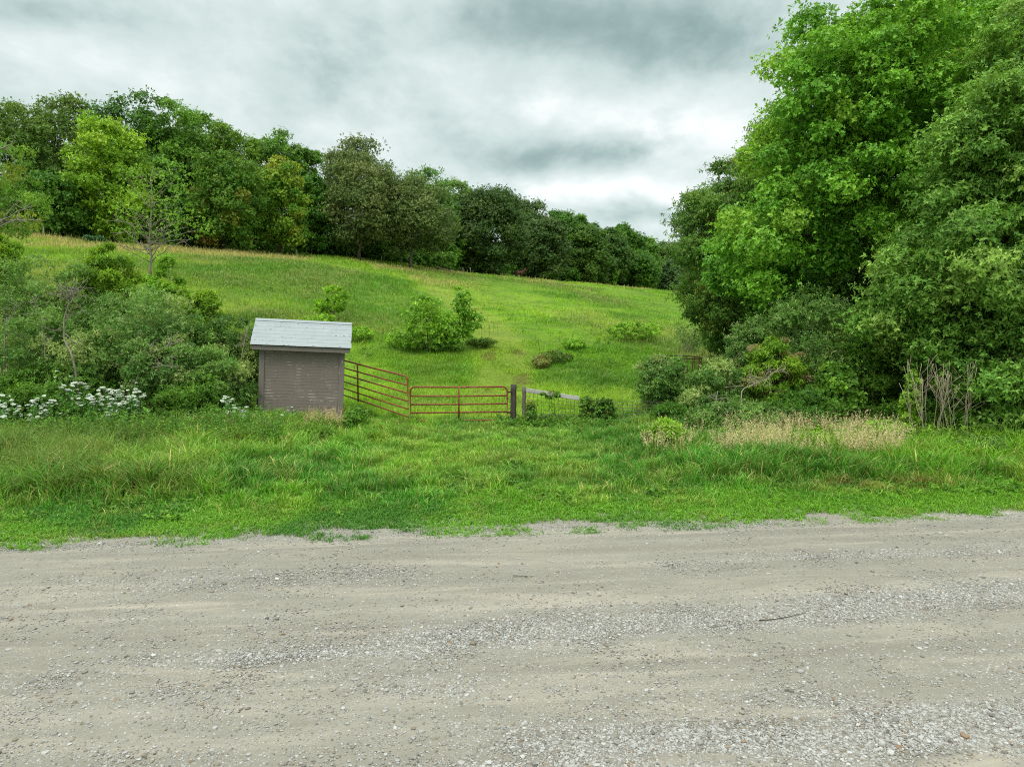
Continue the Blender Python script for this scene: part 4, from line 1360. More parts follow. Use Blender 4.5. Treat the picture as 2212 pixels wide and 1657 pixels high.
RIGHT = [
    ('dogwood_shrub', 'shaded green shrub covering the maple trunks behind the bare stems', 1950, 24.5, 690, 75, P_MID, dict(basef=0.0)),
    ('dogwood_shrub', 'large rounded grey green dogwood with cream clusters under the maples', 1750, 25.2, 628, 145, P_DOG, dict(extra=pale_tips(10, CREAM), lobe_n=46, shoots=150, basef=0.06, depth=2.2)),
    ('dogwood_shrub', 'pale cream flecked dogwood at the left end of the right thicket', 1615, 25.0, 688, 60, P_DOGP, dict(extra=pale_tips(12, (154, 160, 116)), basef=0.22, stems=14)),
    ('elder_shrub', 'yellow green shrub crowned with round rusty red seed heads', 1682, 23.6, 728, 66, P_SUM, dict(L=0.15, Wd=0.035, droop=0.45, extra=red_heads(0.9, (168, 152, 108)), basef=0.1, bark=M_TWIGB)),
    ('dogwood_shrub', 'deep green shrub between the large dogwood and dead stems', 1865, 24.2, 700, 85, P_MID, dict(basef=0.05, lobe_n=40, shoots=120)),
    ('dogwood_shrub', 'low grey green shrub behind the straw coloured grass', 1585, 21.8, 872, 112, P_DOG, dict(basef=0.0, lobe_n=34, depth=1.2, extra=pale_tips(3, CREAM))),
    ('willow_shrub', 'lopsided shrub hanging over the pasture at the left of the right thicket', 1428, 25.0, 762, 58, P_DOGP, dict(basef=0.25, droop=0.5, base_px=1470, extra=pale_tips(4, (156, 164, 130)), stems=12, bark=M_TWIGB)),
    ('willow_shrub', 'darker lower half of growth under the lopsided hanging shrub', 1455, 23.4, 872, 44, P_DARK, dict(basef=0.0)),
    ('dogwood_shrub', 'grey green shrub in front of the rusty feeder', 1545, 24.0, 790, 70, P_DOGP, dict(basef=0.05, stems=14)),
    ('willow_shrub', 'greyish half bare shrub at the foot of the locust', 1492, GD(1500, 770), 695, 44, P_DOG, dict(basef=0.2, shoots=22, stems=20, bark=M_DEAD)),
    ('bramble_shrub', 'wide green bramble bush in the pasture left of the locust', 1372, GD(1372, 738), 694, 64, P_LGREEN, dict(basef=0.0, L=0.13, Wd=0.07, lobe_r=0.22, lobe_n=80, shoots=14, depth=1.6, upb=0.9)),
    ('bramble_shrub', 'leafy bright bush at the left end of the dry straw grass', 1440, 19.8, 912, 44, P_LGREEN, dict(basef=0.0, L=0.12, Wd=0.035, droop=0.35, extra=pale_tips(5, (160, 160, 104), 0.05))),
    ('grape_vine', 'bright green vine with heart shaped leaves climbing the right thicket', 1800, 22.6, 790, 52, P_MID, dict(L=0.12, Wd=0.11, basef=0.0, droop=0.5, stems=5, bark=M_GREEN)),
    ('grape_vine', 'bright vine twining up through the bare stems', 1972, 21.2, 800, 20, P_LGREEN, dict(L=0.11, Wd=0.10, basef=0.0, droop=0.5, stems=5, bark=M_GREEN, shoots=22)),
    ('grape_vine', 'vine hanging on the right side of the bare stems', 2085, 21.2, 790, 34, P_MID, dict(L=0.11, Wd=0.10, basef=0.0, droop=0.5, stems=5, bark=M_GREEN, shoots=26)),
    ('dogwood_shrub', 'grey green low shrub at the right frame edge over long grass', 2130, 18.8, 950, 70, P_DOG, dict(basef=0.0)),
    ('bramble_shrub', 'low yellow green bush at the foot of the bare stems', 1915, 20.2, 915, 45, P_LGREEN, dict(basef=0.0, L=0.11, Wd=0.06)),
    ('bramble_shrub', 'dark shaded bush under the bare stems', 2010, 22.4, 850, 100, P_DARK, dict(basef=0.0)),
    ('bramble_shrub', 'dark bush under the bright vine behind the dry grass', 1740, 22.6, 850, 90, P_DARK, dict(basef=0.0)),
    ('elder_shrub', 'shaded green shrub at the right edge under the silver maple', 2200, 20.5, 830, 60, P_MAPLED, dict(basef=0.0, L=0.13, Wd=0.07)),
]
for i, (nm, lab, px, D, pt, wp, pl, kw) in enumerate(RIGHT):
    shrub(nm, lab, px, D, pt, wp, pl, 600 + i, group='shrubs of the right thicket', **kw)


def stem_clump(label, px, D, pytop, wpx, n, seed, mat=M_TWIG, r=0.016, name='bare_stem_clump', fork=3):
    rg = np.random.default_rng(seed)
    b = G(px, D)
    root = thing(name, label, 'dead shrub', b)
    mb = MB()
    ztop = P(px, pytop, D)[2]
    for k in range(n):
        f = rg.uniform(-1, 1)
        s0 = b + np.array([f * wpx * 0.45 * D / FPX, rg.normal(0, 0.2), -0.03])
        e = np.array([P(px + f * wpx + rg.normal(0, wpx * 0.12), pytop, D)[0], D + rg.normal(0, 0.35), b[2] + (ztop - b[2]) * rg.uniform(0.7, 1.0)])
        lp, lr = limb(s0, e, r * rg.uniform(0.7, 1.5), 0.006, rg, 0, 8, 0.035, 0.06)
        mb.tube(lp, lr, 5)
        for _ in range(fork):
            q = along(lp, rg.uniform(0.45, 0.85))
            e2 = q + unit(np.array([rg.normal(0, .6), rg.normal(0, .4), 1.0])) * (ztop - b[2]) * rg.uniform(0.12, 0.35)
            a_, r_ = limb(q, e2, r * 0.5, 0.005, rg, 0, 5, 0.05, 0)
            mb.tube(a_, r_, 4)
    mb.build('stems', mat, root, smooth=True)
    return root


stem_clump('clump of bare brown grey stems, left one under the silver maple', 1990, 20.6, 772, 52, 12, 651, r=0.008, mat=M_BARE)
stem_clump('clump of bare brown grey stems, right one under the silver maple', 2068, 20.4, 778, 60, 12, 652, r=0.008, mat=M_BARE)
dead_stem('forked pale dead branch standing before the red headed shrub', [(1604, 880), (1600, 842), (1630, 830), (1660, 815), (1692, 788)], 22.4, 0.020, 653, 16, 0.8, name='dead_branch', cat='branch', mat=M_BARE)
dead_stem('short dead stub leaning in the lopsided shrub', [(1532, 905), (1545, 880), (1550, 845)], 22.9, 0.035, 654, 5, 0.6, name='dead_branch', cat='branch')

# ------------------------------------------------------------------ pasture: young trees, weeds, stalks
P_SAP = pal((92, 140, 30), (112, 158, 36), (76, 122, 30))
D1, D2 = GD(718, 694), GD(960, 757)
tree('young_tree', 'small yellow green tree alone in the pasture above the shed roof', G(718, D1), [ell(722, 638, D1, 26, 18, 0.8, 1), ell(700, 662, D1, 16, 16, .6, .6), ell(735, 655, D1, 18, 18, .6, .6)],
     28, 0.26, 20, 5, 0.14, 0.09, P_SAP, 701, 0.05, M_BARK, limbs=10, trunk_top=tuple(P(722, 628, D1)))
tree('young_tree', 'taller young tree with upright top, right of the bush pair in the pasture', G(985, D2), [ell(1000, 660, D2, 20, 38, .5, 1), ell(1010, 690, D2, 25, 22, .6, .8), ell(975, 715, D2, 40, 30, .8, 1)],
     60, 0.30, 18, 5, 0.14, 0.09, pal((84, 136, 42), (98, 148, 46), (70, 120, 38)), 702, 0.05, M_BARK, limbs=12, trunk_top=tuple(P(1002, 630, D2)), low=0.1)
tree('young_tree', 'broad loose young tree left of the upright one in the pasture', G(925, D2 - 1), [ell(915, 680, D2 - 1, 38, D2 - 1, .8, 1), ell(930, 715, D2 - 1, 60, 32, .9, 1), ell(895, 720, D2 - 1, 35, 25, .8, .6)],
     70, 0.32, 15, 5, 0.14, 0.09, pal((92, 140, 42), (106, 152, 48), (78, 124, 38)), 703, 0.05, M_BARK, limbs=14, trunk_top=tuple(P(918, 645, D2 - 1)), low=0.1)
WEEDS = [
    ('low weed bush at the left foot of the pasture young trees', 868, 752, 720, 36, P_LGREEN), ('dark weeds under the pasture young trees', 945, 760, 735, 62, P_MID),
    ('weedy clump right of the upright young tree', 1040, 748, 733, 34, P_BROWNG), ('leafy weeds below the lone yellow green tree', 690, 705, 680, 40, P_LGREEN),
    ('leafy weeds right of the shed roof', 775, 735, 706, 32, P_LGREEN), ('tan dry weed tuft beside the mown track', 1168, 795, 770, 24, pal((118, 124, 80), (104, 116, 70), (86, 110, 56))),
    ('green weed clump right of the tan tuft by the track', 1200, 782, 758, 38, P_BROWNG), ('green weeds right of the track above the fence board', 1240, 755, 735, 26, P_LGREEN),
    ('weeds by the shed wall corner and swung gate', 768, 920, 880, 24, P_MID),
]
for i, (lab, px, pb, pt, wp, pl) in enumerate(WEEDS):
    shrub('weed_clump', lab, px, GD(px, pb), pt, wp, pl, 720 + i, L=0.12, Wd=0.055, lobe_n=46, shoots=13, per=5, stems=6, bark=M_GREEN, basef=0.0, cat='weeds', depth=1.3, upb=0.8, group='weed clumps in the pasture', stem_r=0.01, lobe_r=0.20)


def stalks(label, px, D, n, hgt, seed, wpx=10):
    rg = np.random.default_rng(seed)
    b = G(px, D)
    root = thing('dock_stalks', label, 'weeds', b, 'brown dock stalks in the pasture')
    for k in range(n):
        mb = MB()
        g = G(px + rg.uniform(-wpx, wpx), D + rg.normal(0, 0.5))
        e = g + np.array([rg.normal(0, .08), rg.normal(0, .08), hgt * rg.uniform(0.35, 1.0)])
        mb.tube([g, g + (e - g) * 0.5, g + (e - g) * 0.7, e], [0.007, 0.007, 0.017, 0.005], 5)
        mb.build('stalk', wood_brown, root, smooth=True)


wood_brown = wood_mat('brown_seed_stalk', S(78, 62, 44), S(120, 98, 68), 14)
stalks('brown dock stalks left of the wide bramble bush', 1286, GD(1290, 725), 5, 1.25, 741, 12)
stalks('brown dock stalks right of the pasture young trees', 1056, GD(1056, 722), 9, 1.2, 742, 22)
stalks('thin brown stalks above the tan tuft by the track', 1162, GD(1162, 758), 3, 1.1, 743, 6)
stalks('brown stalks standing high in the left pasture', 640, GD(640, 640), 8, 1.0, 744, 60)
stalks('brown stalks left of the low weed bush under the young trees', 830, GD(830, 738), 4, 0.9, 745, 14)

# ------------------------------------------------------------------ white flowering weeds
M_BLOOM, t = new_mat('white_bloom')
n = t.noise(t.n('ShaderNodeTexCoord').outputs['Object'], 6, 3, 0.6)
out(t, bsdf(t, t.ramp(n, [(0.38, S(112, 132, 92)), (0.5, S(184, 192, 176)), (0.7, S(210, 215, 204))]), 0.9, 0.1))
HEADS = []
for k in range(5):
    bm = bmesh.new()
    bmesh.ops.create_icosphere(bm, subdivisions=3, radius=1)
    for v_ in bm.verts:
        nn = vnoise(np.array([v_.co.x * 3.2 + k * 9.1]), np.array([v_.co.y * 3.2 + v_.co.z * 2.3]), 7 + k)[0]
        mm = vnoise(np.array([v_.co.x * 8 + k]), np.array([v_.co.y * 8 + v_.co.z * 5]), 70 + k)[0]
        f_ = 0.35 + 0.75 * nn + 0.45 * mm
        v_.co = Vector((v_.co.x * f_, v_.co.y * f_, v_.co.z * 0.42 * f_))
    me_ = bpy.data.meshes.new('flower_head')
    bm.to_mesh(me_)
    bm.free()
    me_.materials.append(M_BLOOM)
    HEADS.append(me_)


def flowers(label, heads, D, seed, hsz=0.055, per=20):
    """each head: (px, py, spread px, how many clusters)"""
    rg = np.random.default_rng(seed)
    b = G(heads[0][0], D)
    root = thing('white_wildflower', label, 'flowers', b, 'white flowering weeds')
    mbs, Q, C, LQ, LC = MB(), [], [], [], []
    for (px, py, sp, n) in heads:
        for _ in range(max(2, int(n * 1.25))):
            q = P(px + rg.normal(0, sp * 0.75), py + 4 + rg.normal(0, sp * 0.55), D + rg.normal(0, 0.3))
            g = G(px + rg.normal(0, sp * 0.35), D + rg.normal(0, 0.15))
            lp, lr = limb(g, q, 0.009, 0.004, rg, 0, 5, 0.04, 0.0)
            mbs.tube(lp, lr, 4, cap=False)
            r_ = rg.uniform(0.03, 0.075) * (1.0 if rg.random() < 0.8 else 1.4)
            hd_ = bpy.data.objects.new('flower_head', HEADS[rg.integers(0, len(HEADS))])
            COL.objects.link(hd_)
            hd_.parent = root
            hd_.location = tuple(q - ORG[root.name])
            hd_.rotation_euler = (rg.normal(0, .2), rg.normal(0, .2), rg.random() * 6.28)
            hd_.scale = (r_, r_, r_)
            k = 12
            tt = rg.uniform(0.15, 0.95, k)
            p = np.array([along(lp, a_) for a_ in tt])
            ld = unit(rg.normal(0, 1, (k, 3)) * np.array([1, 1, 0.4]))
            nr = unit(np.array([0, 0, 1.0]) + rg.normal(0, 0.3, (k, 3)))
            nr = unit(nr - ld * np.sum(nr * ld, 1, keepdims=True))
            LQ.append(leaf_quads(p, ld, nr, rg.uniform(0.09, 0.16, k), rg.uniform(0.04, 0.06, k), 0.3))
            LC.append(np.array(S(104, 158, 76)) * rg.uniform(0.75, 1.2, (k, 1)))
    mbs.build('stems', M_GREEN, root)
    quads_mesh('leaves', np.concatenate(LQ), M_LEAF, root, col=np.concatenate(LC))


flowers('white flower cluster under the crooked dead stem, highest of the white flowers', [(145, 832, 22, 16), (185, 848, 22, 18), (235, 846, 16, 12)], 22.0, 801)
flowers('largest dense white flower cluster in front of the left thicket', [(270, 862, 30, 34), (240, 885, 22, 16), (295, 858, 20, 14)], 21.6, 802)
flowers('white flowers mixed with leaves at the far left edge', [(15, 868, 18, 16), (40, 885, 14, 8), (5, 890, 10, 6)], 21.4, 803)
flowers('white flowers between the left edge and the highest cluster', [(72, 868, 18, 12), (100, 885, 22, 14), (60, 900, 18, 8), (110, 862, 10, 5)], 21.4, 804)
flowers('small loose white flowers left of the largest cluster', [(205, 872, 16, 9), (220, 902, 14, 7), (200, 855, 10, 5)], 21.5, 805)
flowers('white flat topped flowers left of the shed', [(515, 880, 15, 14), (492, 862, 9, 7), (520, 900, 10, 6)], 22.2, 806)
flowers('few white blooms low in front of the shed wall', [(628, 882, 6, 3), (610, 895, 5, 3), (570, 925, 8, 3)], 22.7, 807)

# broad leaved weeds filling the ground under the left thicket and at the shed's foot
def weed_cover(name, label, n, pxr, Dr, hgt, palx, seed, mask=None, L=0.11, Wd=0.045):
    rg = np.random.default_rng(seed)
    px, D = rg.uniform(*pxr, n), rg.uniform(*Dr, n)
    x = (px - 1106) / FPX * D
    keep = excl(x, D)
    if mask is not None:
        keep &= rg.random(n) < mask(px, D, x)
    x, D = x[keep], D[keep]
    n = len(x)
    H = hgt * rg.uniform(0.4, 1.15, n) * (0.6 + 0.8 * fbm(x * 0.8, D * 0.8, seed, 3))
    b = np.stack([x, D, terrain(x, D)], 1)
    az, lean = rg.random(n) * 6.283, rg.uniform(0, 0.3, n)
    V, Lp, Tt, fc = blades(b, H, np.full(n, 0.010), lean, az, np.array(S(92, 120, 52)) * rg.uniform(0.7, 1.1, (n, 1)))
    k = 10
    tt = rg.uniform(0.25, 1.0, (n, k))
    top = np.stack([np.cos(az) * lean * H, np.sin(az) * lean * H, H * 0.9], 1)
    p = (b[:, None] + top[:, None] * tt[..., None]).reshape(-1, 3)
    ld = unit(rg.normal(0, 1, (n * k, 3)) * np.array([1, 1, 0.35]) + np.array([0, 0, 0.25]))
    nr = unit(np.array([0, 0, 1.0]) + rg.normal(0, 0.35, (n * k, 3)))
    nr = unit(nr - ld * np.sum(nr * ld, 1, keepdims=True))
    Q = leaf_quads(p, ld, nr, rg.uniform(0.6, 1.2, n * k) * L, rg.uniform(0.7, 1.2, n * k) * Wd, 0.3)
    c = np.repeat(pick(palx, n, rg) * rg.uniform(0.8, 1.2, (n, 1)), k, 0) * rg.uniform(0.85, 1.15, (n * k, 1)) * LEAFG
    nv = len(V)
    o = mesh(name, np.concatenate([V, Q.reshape(-1, 3)]), np.concatenate([Lp, nv + np.arange(len(Q) * 4)]),
             np.concatenate([Tt, np.full(len(Q), 4)]), M_LEAF, col=np.concatenate([fc, c]))
    return tag(o, label, kind='stuff')


weed_cover('leafy_weeds', 'leafy green weeds under the left thicket and beside the shed', 3600, (-120, 600), (19.2, 22.8), 0.95, pal((70, 116, 44), (84, 130, 50), (60, 102, 40)), 821, lambda px, D, x: sstep(0.2, 0.5, fbm(x * .7, D * .7, 5, 3)))
weed_cover('shed_weeds', 'mixed weeds and nettles growing against the shed foot', 700, (430, 720), (21.0, 23.8), 0.5, P_MID, 822)
weed_cover('verge_weeds', 'dock and plantain weeds dotted through the verge by the road', 3000, (-200, 2400), (13.0, 18.0), 0.16, P_MID, 823,
           lambda px, D, x: sstep(0.48, 0.66, fbm(x * .9, D * .9, 6, 3)) * sstep(0.5, 1.2, off(x, D)), 0.13, 0.05)
weed_cover('fence_weeds', 'weeds growing along the wire fence line', 700, (1070, 1480), (23.6, 25.2), 0.28, P_MID, 824)
weed_cover('pasture_weeds', 'coarse darker weeds in drifts across the pasture slope', 8500, (330, 1560), (27.5, 135), 0.45, pal((66, 112, 44), (84, 126, 50), (96, 128, 58), (58, 100, 42)), 826,
           lambda px, D, x: sstep(0.52, 0.66, fbm(x * .22 + 3, D * .13, 26, 4)) * np.clip(0.25 + tall_mask(x, D), 0, 1) * sstep(1.5, 3.0, dist_path(x, D, TRACK)), 0.17, 0.06)
weed_cover('thicket_weeds', 'low leafy weeds at the foot of the right thicket', 1800, (1560, 2300), (19.2, 22.5), 0.7, P_LGREEN, 825)

# ------------------------------------------------------------------ the shed
SB = np.array([*SHED, 0.0])
front_c = G(650, 24.4)
SW, SDp, SH = 2.74, 2.2, 2.55
yaw, roll = R(13.0), R(3.2)
shed = thing('wooden_shed', 'small brown grey clapboard shed with peeling paint and pale shingle roof', 'shed', (front_c[0], front_c[1], 0.12))
shed.rotation_euler = (0, roll, yaw)
hw, hd = SW / 2, SDp / 2
yc = hd                                                       # local: front wall at y = 0
mb = MB()
nb, pitch_ = 23, 0.1085
for k in range(nb):                                           # lapped boards, front and both sides
    z0 = 0.06 + k * pitch_
    z1 = z0 + pitch_ + 0.006
    for s in (1,):
        V = [(-hw, -0.0105, z0), (hw, -0.0105, z0), (hw, -0.0060, z1), (-hw, -0.0060, z1), (-hw, 0.012, z0), (hw, 0.012, z0), (hw, 0.012, z1), (-hw, 0.012, z1)]
        mb.add(V, [(0, 1, 2, 3), (5, 4, 7, 6), (4, 5, 1, 0), (3, 2, 6, 7), (4, 0, 3, 7), (1, 5, 6, 2)])
fw = mb.build('front_wall', M_SIDING, shed, local=True)
for nm, sx_ in (('side_wall', -1), ('side_wall', 1)):
    mb = MB()
    for k in range(nb):
        z0 = 0.06 + k * pitch_
        z1 = z0 + pitch_ + 0.012
        xo, xi = sx_ * (hw + 0.012), sx_ * (hw - 0.012)
        xt = sx_ * (hw + 0.006)
        V = [(xo, 0.014, z0), (xo, SDp, z0), (xt, SDp, z1), (xt, 0.014, z1), (xi, 0.014, z0), (xi, SDp, z0), (xi, SDp, z1), (xi, 0.014, z1)]
        mb.add(V, [(0, 1, 2, 3), (5, 4, 7, 6), (4, 5, 1, 0), (3, 2, 6, 7), (4, 0, 3, 7), (1, 5, 6, 2)])
    zt = 0.06 + nb * pitch_
    V = [(sx_ * (hw - .010), 0.02, zt - .01), (sx_ * (hw - .010), SDp - .02, zt - .01), (sx_ * (hw - .010), yc, zt + 0.62),
         (sx_ * (hw + .006), 0.02, zt - .01), (sx_ * (hw + .006), SDp - .02, zt - .01), (sx_ * (hw + .006), yc, zt + 0.62)]
    mb.add(V, [(0, 1, 2), (3, 5, 4), (0, 3, 4, 1), (1, 4, 5, 2), (2, 5, 3, 0)])
    mb.build(nm, M_SIDING, shed, local=True)
mb = MB()
mb.box((0, SDp + 0.012, 1.3), (hw - 0.015, 0.012, 1.24))
mb.build('back_wall', M_SIDING, shed, local=True)
for xx_ in (-1, 1):                                           # corner boards wrap the front corners
    mb = MB()
    mb.box((xx_ * (hw - 0.045), -0.034, 1.30), (0.085, 0.014, 1.25), bev=0.004)
    mb.box((xx_ * (hw + 0.034), 0.045, 1.30), (0.014, 0.064, 1.25), bev=0.004)
    mb.build('corner_board', M_TRIM, shed, local=True)
EZ, OV, RISE = 2.62, 0.34, 0.80                               # eave height, overhang, ridge rise above the eave
xl, xr = -hw - 0.30, hw + 0.25
slope = math.atan2(RISE, yc + OV)
sl = math.hypot(RISE, yc + OV)
roof = None
mb = MB()
for sgn in (0, 1):                                            # roof deck under the shingles
    ye = -OV if sgn == 0 else SDp + OV
    V = [(xl + .02, ye, EZ), (xr - .02, ye, EZ), (xr - .02, yc, EZ + RISE), (xl + .02, yc, EZ + RISE)]
    V += [(a_, b_, c_ - 0.035) for a_, b_, c_ in V]
    mb.add(V, [(0, 1, 2, 3), (7, 6, 5, 4), (0, 4, 5, 1), (1, 5, 6, 2), (2, 6, 7, 3), (3, 7, 4, 0)])
deck = mb.build('roof', M_DARK, shed, local=True)
rg = np.random.default_rng(900)
mb, slots, holes = MB(), MB(), MB()
NC = 7
for sgn in (0, 1):
    ny_, nz_ = (-math.sin(slope) if sgn == 0 else math.sin(slope)), math.cos(slope)
    for k in range(NC):
        t0, t1 = k / NC - (0.012 if k else 0.02), (k + 1) / NC + (0.03 if k < NC - 1 else 0.0)
        x = xl + (0 if k % 2 else -0.0)
        x -= rg.uniform(0, 0.25)
        while x < xr:
            x1 = x + rg.uniform(0.28, 0.34)
            gp = 0.002 if rg.random() < 0.3 else 0.0003
            a_, b_ = max(x + gp, xl - rg.uniform(0, .012)), min(x1 - 0.0003, xr + rg.uniform(0, .012))
            x = x1
            if b_ - a_ < 0.03:
                continue
            lo_j = rg.normal(0, 0.0015)
            pts = []
            for (xx_, tt) in ((a_, t0 + lo_j), (b_, t0 + lo_j), (b_, t1), (a_, t1)):
                yy_ = (-OV + tt * (yc + OV)) if sgn == 0 else (SDp + OV - tt * (yc + OV))
                lift = 0.011 if tt < (t0 + t1) / 2 else 0.006
                pts.append((xx_, yy_ + ny_ * lift, EZ + tt * RISE + nz_ * lift))
            pts += [(p_[0], p_[1] - ny_ * 0.010, p_[2] - nz_ * 0.010) for p_ in pts]
            mb.add(pts, [(0, 1, 2, 3), (7, 6, 5, 4), (0, 4, 5, 1), (1, 5, 6, 2), (2, 6, 7, 3), (3, 7, 4, 0)])
            if sgn == 0 and rg.random() < 0.34:              # lifted corners and nail heads, dark against the granules
                tt = t0 + 0.02
                yy_ = -OV + tt * (yc + OV)
                lift = 0.026
                lift = 0.012
                holes.box((rg.uniform(a_ + .03, b_ - .03) if b_ - a_ > .07 else a_ + .02, yy_ + ny_ * lift + 0.01, EZ + tt * RISE + nz_ * lift + 0.006), (rg.uniform(.010, .03), rg.uniform(.006, .012), 0.004), np.array([[1, 0, 0], [0, math.cos(slope), -math.sin(slope)], [0, math.sin(slope), math.cos(slope)]]))
mb.build('shingles', M_SHINGLE, deck, local=True)
holes.build('shingle_tabs', M_DARK, deck, local=True)
mb = MB()
for sgn in (-1, 1):                                           # ridge cap, two narrow sloping strips
    V = [(xl - .005, yc, EZ + RISE + 0.036), (xr + .005, yc, EZ + RISE + 0.036), (xr + .005, yc + sgn * 0.13, EZ + RISE - 0.13 * math.tan(slope) + 0.034), (xl - .005, yc + sgn * 0.13, EZ + RISE - 0.13 * math.tan(slope) + 0.034)]
    V += [(a_, b_, c_ - 0.012) for a_, b_, c_ in V]
    mb.add(V, [(0, 1, 2, 3), (7, 6, 5, 4), (0, 4, 5, 1), (1, 5, 6, 2), (2, 6, 7, 3), (3, 7, 4, 0)])
mb.build('ridge_cap', M_SHINGLE, deck, local=True)
mb = MB()
mb.box(((xl + xr) / 2 + 0.01, -OV + 0.045, EZ - 0.105), ((xr - xl) / 2 - 0.05, 0.016, 0.085), bev=0.004)
mb.build('fascia', M_TRIM, shed, local=True)
mb = MB()
mb.box(((xl + xr) / 2, -OV / 2 + 0.015, EZ - 0.045), ((xr - xl) / 2 - 0.07, OV / 2 - 0.05, 0.008))
mb.build('soffit', M_DARK, shed, local=True)
for sx_, xg in ((-1, xl), (1, xr)):                           # barge boards on the gables
    mb = MB()
    for ye in (-OV + .07, SDp + OV - .07):
        yb = yc - 0.004 if ye < yc else yc + 0.004
        zb = EZ + RISE * (1 - .07 / (yc + OV))
        V = [(xg - sx_ * 0.055, ye, EZ - 0.13), (xg - sx_ * 0.055, yb, EZ + RISE - 0.16), (xg - sx_ * 0.055, yb, EZ + RISE - 0.04), (xg - sx_ * 0.055, ye, EZ + 0.0)]
        V += [(a_ + sx_ * 0.022, b_, c_) for a_, b_, c_ in V]
        mb.add(V, [(0, 1, 2, 3), (7, 6, 5, 4), (0, 4, 5, 1), (1, 5, 6, 2), (2, 6, 7, 3), (3, 7, 4, 0)])
    mb.build('barge_board', M_TRIM, shed, local=True)
mb = MB()
mb.box((0, 0.05, 0.0), (hw + .01, 0.06, 0.05))
mb.box((-hw + .04, SDp / 2 + 0.06, 0.0), (0.06, SDp / 2 - .06, 0.05))
mb.box((hw - .04, SDp / 2 + 0.06, 0.0), (0.06, SDp / 2 - .06, 0.05))
mb.build('sill_beam', M_POSTL, shed, local=True)
# loose plank leaning at the shed's left corner
pb = P(562, 895, 24.5)
mb = MB()
g0 = G(560, 24.6)
mb.box((g0[0] - 0.02, g0[1], g0[2] + 0.45), (0.06, 0.015, 0.45), np.array([[1, 0, 0.02], [0, 1, 0.05], [-0.02, -0.05, 1]]), bev=0.003)
pl_ = mb.build('loose_plank', M_TRIM, None, origin=g0)
tag(pl_, 'short loose plank leaning on the left corner of the shed', 'plank')


# ------------------------------------------------------------------ gates, posts, fence
def tube_gate(label, a0, a1, H, nr, braces, rt_, hinge_side):
    """a0/a1: lower corner points, H: height of the leaf at each end"""
    a0, a1 = np.array(a0, float), np.array(a1, float)
    root = thing('tube_gate', label, 'gate', a0, 'rusty red tube gates')
    up0, up1 = np.array([0, 0, H[0]]), np.array([0, 0, H[1]])
    tl, tr_ = a0 + up0, a1 + up1
    ax = unit(a1 - a0)
    pts, rr = [], 0.17
    pts.append(a0 + np.array([0, 0, -0.02]))
    pts.append(tl - np.array([0, 0, rr]))
    for th in np.linspace(0.2, np.pi / 2 - 0.1, 5):
        pts.append(tl + ax * rr * (1 - math.cos(th)) - np.array([0, 0, rr * (1 - math.sin(th))]))
    axt = unit(tr_ - tl)
    pts.append(tl + axt * rr)
    pts.append((tl + tr_) / 2 + np.array([0, 0, -0.012]))
    pts.append(tr_ - axt * rr)
    for th in np.linspace(np.pi / 2 - 0.1, 0.2, 5):
        pts.append(tr_ - ax * rr * (1 - math.cos(th)) - np.array([0, 0, rr * (1 - math.sin(th))]))
    pts.append(tr_ - np.array([0, 0, rr]))
    pts.append(a1 + np.array([0, 0, -0.02]))
    mb = MB()
    mb.tube(pts, rt_ * 1.15, 8)
    mb.build('frame', M_RUST, root, smooth=True)
    for k in range(nr):
        f = k / nr
        f = f * 0.98
        p0, p1 = a0 + up0 * f, a1 + up1 * f
        mb = MB()
        mb.tube([p0, (p0 + p1) / 2 + np.array([0, 0, RNG.normal(0, 0.012)]), p1], rt_, 8)
        mb.build('rail', M_RUST, root, smooth=True)
    for f in braces:
        p0, p1 = a0 + (a1 - a0) * f, tl + (tr_ - tl) * f
        nrm_ = unit(np.cross(ax, np.array([0, 0, 1.0]))) * (rt_ + 0.012)
        mb = MB()
        mb.tube([p0 + nrm_ - np.array([0, 0, .05]), p1 + nrm_ + np.array([0, 0, .01])], rt_ * 1.05, 8)
        mb.build('brace', M_RUST, root, smooth=True)
    hs = a1 if hinge_side else a0
    hu = up1 if hinge_side else up0
    sg = 1 if hinge_side else -1
    for f in (0.22, 0.84):
        mb = MB()
        mb.box(hs + hu * f + ax * sg * 0.06, (0.07, 0.025, 0.03), bev=0.004)
        mb.build('hinge', M_IRON, root)
    return root


DG = 24.9
tube_gate('rusty red tube gate swung open from behind the shed, six rails', P(735, 851, 27.6), P(882, 901, 24.6), (1.36, 1.42), 5, (0.30,), 0.028, 0)
tube_gate('rusty red tube gate standing closed beside the dark post, five rails', P(887, 910, DG), P(1096, 907, DG), (1.22, 1.18), 4, (0.5,), 0.028, 1)


def post(label, px, pyt, D, r, mat, seed, pyb=None):
    rg = np.random.default_rng(seed)
    b = G(px, D)
    t_ = P(px, pyt, D)
    mb = MB()
    n = 9
    zz_ = np.linspace(b[2] - 0.1, t_[2], n)
    pts = np.stack([np.linspace(b[0], t_[0], n) + rg.normal(0, 0.006, n), np.full(n, D), zz_], 1)
    mb.tube(pts, r * (1 + rg.normal(0, 0.03, n)), 12)
    o = mb.build('fence_post', mat, None, origin=b, smooth=True)
    return tag(o, label, 'post', 'wooden posts at the gateway')


post('thick dark weathered gate post right of the closed gate', 1109, 831, 25.0, 0.105, M_POSTD, 31)
post('thinner grey post holding the end of the white board', 1132, 836, 25.0, 0.07, M_POSTL, 32)
post('post smothered in creeper at the right end of the white board', 1268, 858, 24.6, 0.09, M_POSTL, 33)
post('short post hidden inside the vine bush right of the white board', 1308, 872, 24.4, 0.07, M_POSTL, 34)

